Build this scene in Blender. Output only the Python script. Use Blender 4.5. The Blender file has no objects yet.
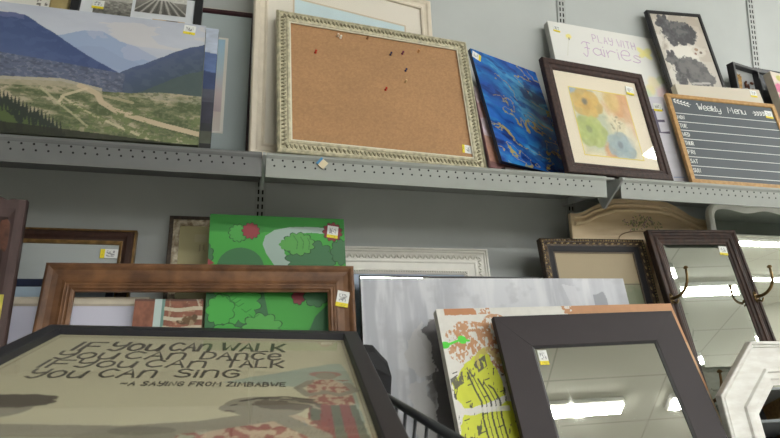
import bpy, bmesh, math, random
import numpy as np
from mathutils import Matrix, Vector

random.seed(7)
COL = bpy.context.scene.collection
R = math.radians
EYE = 1.15
SHELF = 1.6094          # top of the upper shelf
LOW = 0.45              # top of the lower shelf

# ------------------------------------------------------------------ materials
def lin(c):
    c = np.asarray(c, float) / 255.0
    return np.where(c <= 0.04045, c / 12.92, ((c + 0.055) / 1.055) ** 2.4)

def L4(c):
    l = lin(c); return (float(l[0]), float(l[1]), float(l[2]), 1.0)

MATS = {}
def mat(name, c, rough=0.55, metal=0.0, vary=0.0, scale=30.0, c2=None, bump=0.0, stretch=None, spec=0.5):
    """plain procedural material: a colour broken up by noise, optional second colour and bump"""
    if name in MATS: return MATS[name]
    m = bpy.data.materials.new(name); m.use_nodes = True
    nt = m.node_tree; b = nt.nodes['Principled BSDF']
    b.inputs['Roughness'].default_value = rough
    b.inputs['Metallic'].default_value = metal
    b.inputs['Specular IOR Level'].default_value = spec
    if vary > 0 or c2 is not None or bump > 0:
        tc = nt.nodes.new('ShaderNodeTexCoord'); mp = nt.nodes.new('ShaderNodeMapping')
        nz = nt.nodes.new('ShaderNodeTexNoise'); nz.inputs['Scale'].default_value = scale
        nz.inputs['Detail'].default_value = 6
        if stretch: mp.inputs['Scale'].default_value = stretch
        nt.links.new(tc.outputs['Object'], mp.inputs['Vector']); nt.links.new(mp.outputs['Vector'], nz.inputs['Vector'])
        rp = nt.nodes.new('ShaderNodeValToRGB')
        a = np.array(c, float)
        if c2 is None:
            lo, hi = np.clip(a * (1 - vary), 0, 255), np.clip(a * (1 + vary), 0, 255)
        else:
            lo, hi = np.array(c2, float), a
        rp.color_ramp.elements[0].color = L4(lo); rp.color_ramp.elements[0].position = 0.35
        rp.color_ramp.elements[1].color = L4(hi); rp.color_ramp.elements[1].position = 0.65
        nt.links.new(nz.outputs['Fac'], rp.inputs['Fac']); nt.links.new(rp.outputs['Color'], b.inputs['Base Color'])
        if bump > 0:
            bp = nt.nodes.new('ShaderNodeBump'); bp.inputs['Strength'].default_value = bump; bp.inputs['Distance'].default_value = 0.002
            nt.links.new(nz.outputs['Fac'], bp.inputs['Height']); nt.links.new(bp.outputs['Normal'], b.inputs['Normal'])
    else:
        b.inputs['Base Color'].default_value = L4(c)
    MATS[name] = m
    return m

def paint_mat(name, rough=0.6, bump=0.15, scale=300.0):
    """material of painted or printed faces: the artwork's own colours plus a fine weave bump"""
    if name in MATS: return MATS[name]
    m = bpy.data.materials.new(name); m.use_nodes = True
    nt = m.node_tree; b = nt.nodes['Principled BSDF']; b.inputs['Roughness'].default_value = rough
    at = nt.nodes.new('ShaderNodeAttribute'); at.attribute_name = 'Col'
    nt.links.new(at.outputs['Color'], b.inputs['Base Color'])
    if bump:
        tc = nt.nodes.new('ShaderNodeTexCoord'); nz = nt.nodes.new('ShaderNodeTexNoise'); nz.inputs['Scale'].default_value = scale
        bp = nt.nodes.new('ShaderNodeBump'); bp.inputs['Strength'].default_value = bump; bp.inputs['Distance'].default_value = 0.001
        nt.links.new(tc.outputs['Object'], nz.inputs['Vector'])
        nt.links.new(nz.outputs['Fac'], bp.inputs['Height']); nt.links.new(bp.outputs['Normal'], b.inputs['Normal'])
    MATS[name] = m
    return m

def mirror_mat(name, smudge=0.03, tint=(212, 216, 210)):
    if name in MATS: return MATS[name]
    m = bpy.data.materials.new(name); m.use_nodes = True
    nt = m.node_tree; b = nt.nodes['Principled BSDF']
    b.inputs['Metallic'].default_value = 1.0; b.inputs['Base Color'].default_value = L4(tint)
    tc = nt.nodes.new('ShaderNodeTexCoord'); mp = nt.nodes.new('ShaderNodeMapping'); mp.inputs['Scale'].default_value = (9, 9, 2.0)
    nz = nt.nodes.new('ShaderNodeTexNoise'); nz.inputs['Scale'].default_value = 3.0; nz.inputs['Detail'].default_value = 8
    rp = nt.nodes.new('ShaderNodeMapRange'); rp.inputs['From Min'].default_value = 0.5; rp.inputs['From Max'].default_value = 0.8
    rp.inputs['To Min'].default_value = 0.01; rp.inputs['To Max'].default_value = 0.01 + smudge
    nt.links.new(tc.outputs['Object'], mp.inputs['Vector']); nt.links.new(mp.outputs['Vector'], nz.inputs['Vector'])
    nt.links.new(nz.outputs['Fac'], rp.inputs['Value']); nt.links.new(rp.outputs['Result'], b.inputs['Roughness'])
    MATS[name] = m
    return m

def glass_mat():
    if 'clear_glass' in MATS: return MATS['clear_glass']
    m = bpy.data.materials.new('clear_glass'); m.use_nodes = True
    nt = m.node_tree; nt.nodes.remove(nt.nodes['Principled BSDF'])
    out = nt.nodes['Material Output']
    tr = nt.nodes.new('ShaderNodeBsdfTransparent'); gl = nt.nodes.new('ShaderNodeBsdfGlossy'); gl.inputs['Roughness'].default_value = 0.02
    lw = nt.nodes.new('ShaderNodeLayerWeight'); pw = nt.nodes.new('ShaderNodeMath'); pw.operation = 'POWER'; pw.inputs[1].default_value = 5
    fr = nt.nodes.new('ShaderNodeMath'); fr.operation = 'MULTIPLY_ADD'; fr.inputs[1].default_value = .5; fr.inputs[2].default_value = .022
    mx = nt.nodes.new('ShaderNodeMixShader')
    nt.links.new(lw.outputs['Facing'], pw.inputs[0]); nt.links.new(pw.outputs[0], fr.inputs[0]); nt.links.new(fr.outputs[0], mx.inputs['Fac']); nt.links.new(tr.outputs['BSDF'], mx.inputs[1]); nt.links.new(gl.outputs['BSDF'], mx.inputs[2])
    nt.links.new(mx.outputs['Shader'], out.inputs['Surface'])
    MATS['clear_glass'] = m
    return m

def emit_mat(name, c, s):
    m = bpy.data.materials.new(name); m.use_nodes = True
    b = m.node_tree.nodes['Principled BSDF']
    b.inputs['Base Color'].default_value = (0.8, 0.8, 0.8, 1)
    b.inputs['Emission Color'].default_value = L4(c); b.inputs['Emission Strength'].default_value = s
    MATS[name] = m
    return m

# ------------------------------------------------------------------ mesh helpers
def link(name, me, m, parent=None, loc=None):
    o = bpy.data.objects.new(name, me); COL.objects.link(o)
    if m is not None:
        for k in (m if isinstance(m, (list, tuple)) else [m]): me.materials.append(k)
    if parent is not None: o.parent = parent
    if loc: o.location = loc
    return o

def raw(name, verts, faces, m, parent=None, smooth=False, mi=None):
    me = bpy.data.meshes.new(name); me.from_pydata([tuple(map(float, v)) for v in verts], [], faces); me.update()
    bm = bmesh.new(); bm.from_mesh(me); bmesh.ops.recalc_face_normals(bm, faces=bm.faces); bm.to_mesh(me); bm.free()
    if smooth: me.polygons.foreach_set('use_smooth', [True] * len(me.polygons))
    if mi is not None: me.polygons.foreach_set('material_index', mi)
    return link(name, me, m, parent)

class MB:
    """collects boxes, tubes, balls and prisms into one mesh"""
    def __init__(s): s.v = []; s.f = []; s.mi = []; s.cur = 0
    def add(s, v, f):
        n = len(s.v); s.v += [tuple(map(float, p)) for p in v]
        s.f += [tuple(i + n for i in q) for q in f]; s.mi += [s.cur] * len(f)
    def box(s, x0, x1, y0, y1, z0, z1, bev=0.0):
        if bev <= 0:
            v = [(x, y, z) for x in (x0, x1) for y in (y0, y1) for z in (z0, z1)]
            f = [(0, 1, 3, 2), (4, 6, 7, 5), (0, 4, 5, 1), (2, 3, 7, 6), (0, 2, 6, 4), (1, 5, 7, 3)]
            s.add(v, f); return
        bm = bmesh.new(); bmesh.ops.create_cube(bm, size=1.0)
        for q in bm.verts:
            q.co = Vector(((x0 + x1) / 2 + q.co.x * (x1 - x0), (y0 + y1) / 2 + q.co.y * (y1 - y0), (z0 + z1) / 2 + q.co.z * (z1 - z0)))
        bmesh.ops.bevel(bm, geom=list(bm.edges), offset=bev, segments=2, affect='EDGES', profile=0.6)
        bm.verts.index_update()
        s.add([q.co[:] for q in bm.verts], [tuple(q.index for q in f.verts) for f in bm.faces]); bm.free()
    def tube(s, pts, r, n=8, closed=False):
        P = [Vector(p) for p in pts]; k = len(P); rr = r if isinstance(r, (list, tuple)) else [r] * k
        rings = []; up = None
        for i in range(k):
            a = P[(i - 1) % k] if (closed or i > 0) else P[i]; b = P[(i + 1) % k] if (closed or i < k - 1) else P[i]
            t = (b - a).normalized()
            if up is None:
                up = Vector((0, 0, 1)) if abs(t.z) < 0.9 else Vector((1, 0, 0))
            u = (up - t * up.dot(t)).normalized(); w = t.cross(u); up = u
            rings.append([P[i] + (u * math.cos(2 * math.pi * j / n) + w * math.sin(2 * math.pi * j / n)) * rr[i] for j in range(n)])
        v = [p for g in rings for p in g]; f = []
        for i in range(k if closed else k - 1):
            i2 = (i + 1) % k
            for j in range(n):
                f.append((i * n + j, i * n + (j + 1) % n, i2 * n + (j + 1) % n, i2 * n + j))
        if not closed: f.append(tuple(range(n))[::-1]); f.append(tuple((k - 1) * n + j for j in range(n)))
        s.add(v, f)
    def ball(s, c, rx, ry=None, rz=None, rot=0.0, nu=8, nv=5):
        ry = rx if ry is None else ry; rz = rx if rz is None else rz
        v = []; f = []; cr, sr = math.cos(rot), math.sin(rot)
        for i in range(nv + 1):
            th = math.pi * i / nv
            for j in range(nu):
                ph = 2 * math.pi * j / nu
                x, y, z = rx * math.sin(th) * math.cos(ph), ry * math.cos(th), rz * math.sin(th) * math.sin(ph)
                v.append((c[0] + x * cr - z * sr, c[1] + y, c[2] + x * sr + z * cr))
        for i in range(nv):
            for j in range(nu):
                f.append((i * nu + j, i * nu + (j + 1) % nu, (i + 1) * nu + (j + 1) % nu, (i + 1) * nu + j))
        s.add(v, f)
    def lathe(s, prof, c, axis='z', n=12):
        v = []; f = []
        for r, h in prof:
            for j in range(n):
                a = 2 * math.pi * j / n; p = (r * math.cos(a), r * math.sin(a), h)
                if axis == 'y': p = (p[0], p[2], p[1])
                if axis == 'x': p = (p[2], p[0], p[1])
                v.append((c[0] + p[0], c[1] + p[1], c[2] + p[2]))
        k = len(prof)
        for i in range(k - 1):
            for j in range(n): f.append((i * n + j, i * n + (j + 1) % n, (i + 1) * n + (j + 1) % n, (i + 1) * n + j))
        f.append(tuple(range(n))[::-1]); f.append(tuple((k - 1) * n + j for j in range(n)))
        s.add(v, f)
    def prism(s, poly, y0, y1, plane='xz'):
        n = len(poly)
        if plane == 'xz': a = [(p[0], y0, p[1]) for p in poly]; b = [(p[0], y1, p[1]) for p in poly]
        elif plane == 'yz': a = [(y0, p[0], p[1]) for p in poly]; b = [(y1, p[0], p[1]) for p in poly]
        else: a = [(p[0], p[1], y0) for p in poly]; b = [(p[0], p[1], y1) for p in poly]
        s.add(a + b, [tuple(range(n)), tuple(range(n, 2 * n))[::-1]] + [(i, (i + 1) % n, (i + 1) % n + n, i + n) for i in range(n)])
    def rings(s, loops, close_back=False):
        """loops: list of equally long closed 3D loops, bridged one after the other"""
        n = len(loops[0]); v = [p for l in loops for p in l]; f = []
        for i in range(len(loops) - 1):
            for j in range(n): f.append((i * n + j, i * n + (j + 1) % n, (i + 1) * n + (j + 1) % n, (i + 1) * n + j))
        s.add(v, f)
    def build(s, name, m, parent=None, smooth=False):
        return raw(name, s.v, s.f, m, parent, smooth, s.mi if isinstance(m, (list, tuple)) else None)

def noise(x, y, seed=0.0):
    xi = np.floor(x); yi = np.floor(y); fx = x - xi; fy = y - yi
    fx = fx * fx * (3 - 2 * fx); fy = fy * fy * (3 - 2 * fy)
    def h(a, b):
        q = np.sin(a * 127.1 + b * 311.7 + seed * 74.7) * 43758.5453
        return q - np.floor(q)
    return (h(xi, yi) * (1 - fx) + h(xi + 1, yi) * fx) * (1 - fy) + (h(xi, yi + 1) * (1 - fx) + h(xi + 1, yi + 1) * fx) * fy

def fbm(x, y, seed=0.0, octv=5):
    s = 0; a = 0.5
    for i in range(octv):
        s = s + a * noise(x * 2 ** i, y * 2 ** i, seed + i * 3.1); a *= 0.5
    return s / (1 - 0.5 ** octv)

class Paint:
    """artwork colours computed on a grid: X across from the middle, D down from the top (metres)"""
    def __init__(s, x0, x1, d0, d1, res=0.0025, base=(255, 255, 255)):
        s.nx = max(2, int(abs(x1 - x0) / res) + 1); s.nd = max(2, int(abs(d1 - d0) / res) + 1)
        s.X, s.D = np.meshgrid(np.linspace(x0, x1, s.nx), np.linspace(d0, d1, s.nd))
        s.C = np.empty(s.X.shape + (3,)); s.C[:] = base
    def put(s, m, c, a=1.0):
        w = np.clip(np.asarray(m, float) * a, 0, 1)[..., None]
        s.C = s.C * (1 - w) + np.asarray(c, float) * w
    def ell(s, cx, cd, rx, rd, c, a=1.0, soft=0.0, rot=0.0, wob=0.0, seed=1, freq=60):
        x = s.X - cx; d = s.D - cd; cr, sr = math.cos(rot), math.sin(rot)
        q = np.hypot((x * cr + d * sr) / rx, (-x * sr + d * cr) / rd)
        if wob: q = q + wob * (fbm(s.X * freq, s.D * freq, seed, 3) - 0.5)
        s.put(np.clip((1 - q) / max(soft, 1e-3) + 0.5, 0, 1) if soft else q < 1, c, a)
        return q
    def poly(s, pts, c, a=1.0, wob=0.0, seed=2, freq=40):
        x, d = s.X, s.D
        if wob:
            x = x + wob * (fbm(s.X * freq, s.D * freq, seed, 3) - 0.5); d = d + wob * (fbm(s.X * freq, s.D * freq, seed + 9, 3) - 0.5)
        m = np.zeros(x.shape, bool); n = len(pts)
        for i in range(n):
            (xa, da), (xb, db) = pts[i], pts[(i + 1) % n]
            if da == db: continue
            c1 = (da > d) != (db > d)
            m ^= c1 & (x < (xb - xa) * (d - da) / (db - da) + xa)
        s.put(m, c, a); return m
    def line(s, pts, w, c, a=1.0):
        q = np.full(s.X.shape, 1e9)
        for (xa, da), (xb, db) in zip(pts[:-1], pts[1:]):
            L = (xb - xa) ** 2 + (db - da) ** 2 + 1e-12
            t = np.clip(((s.X - xa) * (xb - xa) + (s.D - da) * (db - da)) / L, 0, 1)
            q = np.minimum(q, np.hypot(s.X - xa - t * (xb - xa), s.D - da - t * (db - da)))
        s.put(q < w / 2, c, a)
    def grain(s, amt, fx, fd, seed=1):
        s.C = s.C * (1 + amt * (fbm(s.X * fx, s.D * fd, seed, 4)[..., None] - 0.5) * 2)
    def build(s, name, parent, H, m, y=0.0):
        n, k = s.nd, s.nx
        co = np.stack([s.X, np.full(s.X.shape, y), H - s.D], -1).reshape(-1, 3).astype(np.float32)
        idx = np.arange(n * k).reshape(n, k)
        q = np.stack([idx[1:, :-1], idx[1:, 1:], idx[:-1, 1:], idx[:-1, :-1]], -1).reshape(-1, 4).astype(np.int32)
        me = bpy.data.meshes.new(name); nf = len(q)
        me.vertices.add(len(co)); me.vertices.foreach_set('co', co.ravel())
        me.loops.add(nf * 4); me.loops.foreach_set('vertex_index', q.ravel())
        me.polygons.add(nf); me.polygons.foreach_set('loop_start', np.arange(0, nf * 4, 4, dtype=np.int32))
        me.update(calc_edges=True)
        at = me.color_attributes.new('Col', 'FLOAT_COLOR', 'POINT')
        c = np.ones((n * k, 4), np.float32); c[:, :3] = lin(np.clip(s.C, 0, 255)).reshape(-1, 3)
        at.data.foreach_set('color', c.ravel()); me.validate()
        return link(name, me, m, parent)

# ------------------------------------------------------------------ hand lettering: single strokes swept into flat ribbons
G = {
 'A': ["0 0 .5 1 1 0", "~.2 .36 .5 .4 .8 .36"], 'B': ["0 0 0 1", "~0 1 .8 .9 .75 .55 0 .52 .9 .45 .85 .05 0 0"],
 'C': ["~.95 .82 .5 1 .08 .72 .05 .3 .5 0 .95 .16"], 'D': ["0 0 0 1", "~0 1 .75 .9 1 .5 .75 .1 0 0"],
 'E': ["1 1 0 1 0 0 1 0", "0 .5 .8 .5"], 'F': ["0 0 0 1 1 1", "0 .5 .8 .5"], 'G': ["~.95 .82 .5 1 .08 .72 .05 .3 .5 0 .95 .2 .95 .45 .55 .45"],
 'H': ["0 0 0 1", "1 0 1 1", "0 .5 1 .5"], 'I': ["0 0 0 1"], 'K': ["0 0 0 1", "~1 1 .5 .6 0 .45", "~.2 .5 .6 .3 1 0"],
 'L': ["0 1 0 0 .9 0"], 'M': ["0 0 .1 1 .5 .3 .9 1 1 0"], 'N': ["0 0 0 1 1 0 1 1"], 'O': ["~.5 1 .1 .8 .05 .35 .5 0 .95 .35 .9 .8 .5 1"],
 'P': ["0 0 0 1", "~0 1 .85 .95 .85 .55 0 .48"],
 'R': ["0 0 0 1", "~0 1 .85 .95 .8 .55 0 .5", "~.4 .5 .7 .2 1 0"], 'S': ["~.9 .85 .5 1 .1 .8 .3 .55 .8 .42 .9 .15 .5 0 .05 .12"],
 'T': ["0 1 1 1", ".5 1 .5 0"], 'U': ["~0 1 .02 .3 .4 0 .9 .25 1 1"], 'W': ["0 1 .25 0 .5 .7 .75 0 1 1"],
 'Y': ["~0 1 .05 .62 .45 .5 .95 .66", "~1 1 .97 .4 .6 -.05 .1 .08"], 'Z': ["0 1 1 1 0 0 1 0"],
 'n': ["0 0 0 .85", "~0 .6 .3 .88 .8 .85 .92 .5 .92 0"], 'o': ["~.5 .85 .1 .66 .06 .25 .5 0 .94 .25 .9 .66 .5 .85"],
 'e': ["~.05 .45 .9 .5 .85 .85 .4 .9 .05 .6 .1 .15 .5 0 .95 .15"], 'g': ["~.9 .75 .4 .95 .05 .55 .4 .2 .9 .4", "~.95 .9 .95 0 .6 -.25 .1 -.15"],
 'i': ["0 0 0 .6", "0 .8 0 .86"], 'u': ["~0 .8 .05 .2 .4 0 .9 .2 1 .8", "1 .8 1 0"], 'd': ["~.9 .4 .4 .6 .05 .3 .4 0 .9 .2", "1 1 1 0"],
 'a': ["~.9 .5 .4 .62 .05 .3 .4 0 .9 .2", "~.9 .6 .9 .15 1.15 0"], 'r': ["~0 .6 .05 .3 .05 0", "~.05 .3 .4 .62 .9 .55"],
 's': ["~.9 .55 .4 .62 .2 .45 .8 .2 .5 0 0 .05"], 'l': ["~0 .3 .7 .9 .4 1 .2 .6 .3 0 .9 .1"], 'k': ["~0 .3 .5 .9 .25 1 .1 .5 .1 0", "~.1 .2 .7 .6 .6 .35 .2 .3", "~.25 .3 .6 0 1 .05"],
 'y': ["~0 .6 .1 .1 .6 .05 .95 .3", "~1 .6 .9 -.2 .5 -.42 .1 -.3"], 'm': ["0 0 0 .6", "~0 .4 .25 .62 .45 .5 .47 0", "~.47 .4 .72 .62 .95 .5 1 0"],
 '-': ["~0 .4 .3 .55 .6 .4 .9 .55"], '.': ["0 0 .02 .04"], "'": [".1 1 0 .8"],
 # the flowing capitals of the script headings
 'J': ["~0 .8 .3 .95 .9 .95 1.2 .9", "~.75 .95 .7 .3 .4 -.1 0 .1", "~.3 .5 .6 .55 1 .5"],
 'V': ["~0 .85 .2 1 .25 .5 .35 .05 .6 .6 .7 .05 .95 .6 1.05 1"],
}
NARROW = {'I': .12, 'i': .12, 'l': .55, '.': .15, "'": .15}
def strokes(text, height, width, gap):
    """polylines for a line of text starting at (0,0); width of a letter = width*height"""
    out = []; x = 0.0
    for ch in text:
        if ch == ' ': x += width * height * 0.75; continue
        w = height * width * NARROW.get(ch, 1.35 if ch in 'WMm' else 1.0)
        for st in G[ch]:
            sm = st.startswith('~'); q = [float(t) for t in st.lstrip('~').split()]
            P = [(x + q[i] * w, q[i + 1] * height) for i in range(0, len(q), 2)]
            if sm and len(P) > 2:
                S = []
                E = [P[0]] + P + [P[-1]]
                for i in range(1, len(E) - 2):
                    for t in (0, .25, .5, .75):
                        S.append(tuple(0.5 * (2 * E[i][k] + (E[i + 1][k] - E[i - 1][k]) * t + (2 * E[i - 1][k] - 5 * E[i][k] + 4 * E[i + 1][k] - E[i + 2][k]) * t * t + (3 * E[i][k] - E[i - 1][k] - 3 * E[i + 1][k] + E[i + 2][k]) * t ** 3) for k in (0, 1)))
                S.append(P[-1]); P = S
            out.append(P)
        x += w + gap * height
    return out, x

def ribbon(mb, P, w, org, thick=0.0006):
    """one flat stroke in the local x-z plane, facing -y"""
    n = len(P); A = []; B = []
    for i in range(n):
        a = P[max(0, i - 1)]; b = P[min(n - 1, i + 1)]
        dx, dz = b[0] - a[0], b[1] - a[1]; l = math.hypot(dx, dz) or 1
        nx, nz = -dz / l * w / 2, dx / l * w / 2
        x, z = org[0] + P[i][0], org[2] + P[i][1]
        if i == 0: x -= dx / l * w * .4; z -= dz / l * w * .4
        if i == n - 1: x += dx / l * w * .4; z += dz / l * w * .4
        A.append((x + nx, z + nz)); B.append((x - nx, z - nz))
    y0, y1 = org[1] - thick, org[1]
    v = [(p[0], y0, p[1]) for p in A] + [(p[0], y0, p[1]) for p in B] + [(p[0], y1, p[1]) for p in A] + [(p[0], y1, p[1]) for p in B]
    f = []
    for i in range(n - 1):
        f.append((i, i + 1, n + i + 1, n + i)); f.append((i, i + 1, 2 * n + i + 1, 2 * n + i)); f.append((n + i, n + i + 1, 3 * n + i + 1, 3 * n + i))
    f.append((0, n, 3 * n, 2 * n)); f.append((n - 1, 2 * n - 1, 4 * n - 1, 3 * n - 1))
    mb.add(v, f)

def write(parent, name, m, text, x, z, height, width=0.62, gap=0.2, weight=0.1, y=-0.0003, total=None, slope=0.0, mb=None):
    st, tw = strokes(text, height, width, gap)
    k = 1.0 if total is None else total / (tw - gap * height)
    own = mb is None
    if own: mb = MB()
    for P in st: ribbon(mb, [(p[0] * k, p[1] + p[0] * k * slope) for p in P], height * weight, (x, y, z))
    if own: return mb.build(name, m, parent)

# ------------------------------------------------------------------ things
def tag(o, label, cat, group=None):
    o['label'] = label; o['category'] = cat
    if group: o['group'] = group
    return o

def struct(o): o['kind'] = 'structure'; return o

class T:
    pass

def thing(name, label, cat, pose, group=None, low=False, t=.02, rest=True):
    """an Empty at the middle of the thing's foot. Local x runs along the thing, y into it, z up its face."""
    x, y, z, psi, th, rho, W, H = pose
    psi, th, rho = R(psi), R(th), R(rho)
    ex = Vector((math.cos(psi), math.sin(psi), 0)); n = Vector((-math.sin(psi), math.cos(psi), 0))
    ey = Vector((0, 0, 1)) * math.cos(th) + n * math.sin(th)
    a = ex * math.cos(rho) + ey * math.sin(rho); b = ey * math.cos(rho) - ex * math.sin(rho); d = b.cross(a)
    org = Vector((x, y, z))
    if low:                                   # the table below was taken at z = 0.70: slide down the face to the lower shelf
        s = (z - LOW) / b.z; org -= b * s; H += s
    lift = (t * abs(d.z) + W / 2 * abs(a.z) + .0008) / b.z      # its rear lower edge and lower corner rest on the shelf
    if not rest: lift = 0
    H -= lift; org += b * lift
    o = bpy.data.objects.new(name, None); COL.objects.link(o); o.empty_display_size = 0.05
    o.matrix_world = Matrix(((a.x, d.x, b.x, org.x), (a.y, d.y, b.y, org.y), (a.z, d.z, b.z, org.z), (0, 0, 0, 1)))
    tag(o, label, cat, group)
    r = T(); r.o = o; r.w = W; r.h = H
    return r

def rect(w, h, i, y):
    return [(-w / 2 + i, y, i), (w / 2 - i, y, i), (w / 2 - i, y, h - i), (-w / 2 + i, y, h - i)]

def molding(t, prof, m, name='frame', smooth=False):
    """mitred picture-frame molding: prof = (inset, depth) from the outer back edge to the inner back edge"""
    mb = MB(); mb.rings([rect(t.w, t.h, i, y) for i, y in prof] + [rect(t.w, t.h, prof[0][0], prof[0][1])])
    return mb.build(name, m, t.o, smooth)

def band(t, i0, i1, y, m, name):
    """a flat coloured band (liner, fillet) between two insets with 3 mm of body"""
    mb = MB(); mb.rings([rect(t.w, t.h, i, yy) for i, yy in ((i0, y + .003), (i0, y), (i1, y), (i1, y + .003), (i0, y + .003))])
    return mb.build(name, m, t.o)

def board(t, i, y0, y1, m, name='backing_board'):
    mb = MB(); mb.box(-t.w / 2 + i, t.w / 2 - i, y0, y1, i, t.h - i); return mb.build(name, m, t.o)

def pane(t, i, y, name='glass_pane'):
    mb = MB(); mb.box(-t.w / 2 + i, t.w / 2 - i, y, y + .0015, i, t.h - i); return mb.build(name, glass_mat(), t.o)

def canvas_body(t, depth, m, name='canvas'):
    mb = MB(); mb.box(-t.w / 2, t.w / 2, 0.0006, depth, 0, t.h, bev=0.003); return mb.build(name, m, t.o)

def art(t, P, m=None, y=0.0, name='painted_face'):
    return P.build(name, t.o, t.h, m or paint_mat('paint_on_canvas'), y)

def full(t, base, res=0.0025, i=0.0):
    return Paint(-t.w / 2 + i, t.w / 2 - i, i, t.h - i, res, base)

ST = [0]
def sticker(t, x, d, rot=0.0, w=0.036, h=0.036, y=-0.0012, label=None):
    """white price sticker with a yellow foot and smudged grey figures"""
    ST[0] += 1; sd = ST[0] * 1.7
    P = Paint(-w / 2, w / 2, 0, h, 0.0009, (226, 228, 226))
    P.put(P.D > h * .74, (232, 214, 40))
    txt = (fbm(P.X * 420 + sd, P.D * 260, sd, 2) > 0.52) & (np.abs(P.X) < w * .32) & (P.D > h * .18) & (P.D < h * .64)
    P.put(txt, (120, 122, 125), .75)
    P.put((fbm(P.X * 500, P.D * 500, sd, 2) > .62) & (P.D > h * .8) & (np.abs(P.X) < w * .3), (150, 135, 30), .6)
    o = P.build('price_sticker', t.o, h / 2, paint_mat('sticker_paper', 0.5, 0), 0.0)
    o.location = (x, y, t.h - d); o.rotation_euler = (0, rot, 0)
    # give the paper a little body
    bm = bmesh.new(); bm.from_mesh(o.data)
    ed = [e for e in bm.edges if e.is_boundary]; g = bmesh.ops.extrude_edge_only(bm, edges=ed)
    for q in g['geom']:
        if isinstance(q, bmesh.types.BMVert): q.co.y += 0.0009
    bm.to_mesh(o.data); bm.free()
    if label: o['label'] = label
    return o

# ------------------------------------------------------------------ camera, view
def camera():
    f, p, yaw, roll = 570.0, R(9.317), R(14.003), R(.261)
    right = Vector((math.cos(yaw), -math.sin(yaw), 0)); fw = Vector((math.sin(yaw), math.cos(yaw), 0)); up = Vector((0, 0, 1))
    f2 = fw * math.cos(p) + up * math.sin(p); u2 = up * math.cos(p) - fw * math.sin(p)
    r = right * math.cos(roll) + u2 * math.sin(roll); u = u2 * math.cos(roll) - right * math.sin(roll); b = -f2
    cd = bpy.data.cameras.new('camera'); c = bpy.data.objects.new('camera', cd); COL.objects.link(c)
    cd.sensor_width = 36; cd.lens = f * 36 / 780; cd.clip_start = 0.02
    c.matrix_world = Matrix(((r.x, u.x, b.x, -.0332), (r.y, u.y, b.y, -2.018), (r.z, u.z, b.z, EYE), (0, 0, 0, 1)))
    cd.dof.use_dof = True; cd.dof.focus_distance = 1.95; cd.dof.aperture_fstop = 9.0
    bpy.context.scene.camera = c
camera()
sc = bpy.context.scene
sc.view_settings.view_transform = 'Standard'; sc.view_settings.look = 'None'
sc.view_settings.gamma = 1.0; sc.view_settings.use_curve_mapping = False
sc.view_settings.exposure = 1.15
sc.cycles.use_denoising = True
sc.cycles.max_bounces = 8; sc.cycles.sample_clamp_indirect = 6

# ------------------------------------------------------------------ shared materials
M_WALL = mat('grey_painted_panel', (184, 189, 188), .55, vary=.012, scale=6)
M_SHELF = mat('grey_enamelled_steel', (142, 146, 141), .42, vary=.015, scale=18)
M_HOLE = mat('dark_hole', (22, 22, 24), .9)
M_BACK = mat('brown_kraft_board', (120, 98, 72), .8, vary=.06)
M_CANVAS = mat('raw_canvas_edge', (200, 196, 186), .8, vary=.03, scale=200, bump=.1)
M_DARKBACK = mat('dark_backing', (52, 48, 46), .8)

# ------------------------------------------------------------------ setting
XA, XB, YF, ZC = -6.0, 12.0, -18.0, 3.5
def slab(name, x0, x1, y0, y1, z0, z1, m):
    mb = MB(); mb.box(x0, x1, y0, y1, z0, z1); return struct(mb.build(name, m))
def ceiling_mat():
    m = mat('ceiling_tile', (190, 190, 182), .8); nt = m.node_tree; b = nt.nodes['Principled BSDF']
    tc = nt.nodes.new('ShaderNodeTexCoord'); br = nt.nodes.new('ShaderNodeTexBrick'); br.offset = 0.0
    br.inputs['Scale'].default_value = 1.0; br.inputs['Brick Width'].default_value = 1.22; br.inputs['Row Height'].default_value = .61; br.inputs['Mortar Size'].default_value = .008
    br.inputs['Color1'].default_value = L4((190, 190, 182)); br.inputs['Color2'].default_value = L4((187, 187, 179)); br.inputs['Mortar'].default_value = L4((162, 162, 155))
    nt.links.new(tc.outputs['Object'], br.inputs['Vector']); nt.links.new(br.outputs['Color'], b.inputs['Base Color'])
    return m
slab('wall_back', XA, XB, 0.0, 0.08, 0, ZC, M_WALL)
slab('floor', XA, XB, YF, 0.08, -0.05, 0, mat('vinyl_floor', (190, 187, 180), .4, vary=.05, scale=4))
slab('ceiling', XA, XB, YF, 0.08, ZC, ZC + .05, ceiling_mat())
slab('wall_left', XA - .08, XA, YF, 0.08, 0, ZC, mat('store_wall', (196, 194, 186), .8))
slab('wall_right', XB, XB + .08, YF, 0.08, 0, ZC, mat('store_wall', (196, 194, 186), .8))
slab('wall_front', XA, XB, YF - .08, YF, 0, ZC, mat('store_wall', (196, 194, 186), .8))

# slotted uprights on the panel
def upright(k, x):
    mb = MB(); mb.box(x - .019, x + .019, -.006, 0.0, 0, 2.75)
    mb.cur = 1
    z = .3
    while z < 2.72:
        for s in (-1, 1): mb.box(x + s * .0072 - .0028, x + s * .0072 + .0028, -.0066, -.006, z, z + .016)
        z += .0262
    struct(mb.build('trim_%d' % k, [mat('upright_steel', (176, 180, 178), .4), M_HOLE]))
for k, x in enumerate((-1.219, 0.0, 1.219, 2.224)): upright(k + 1, x)

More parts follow.
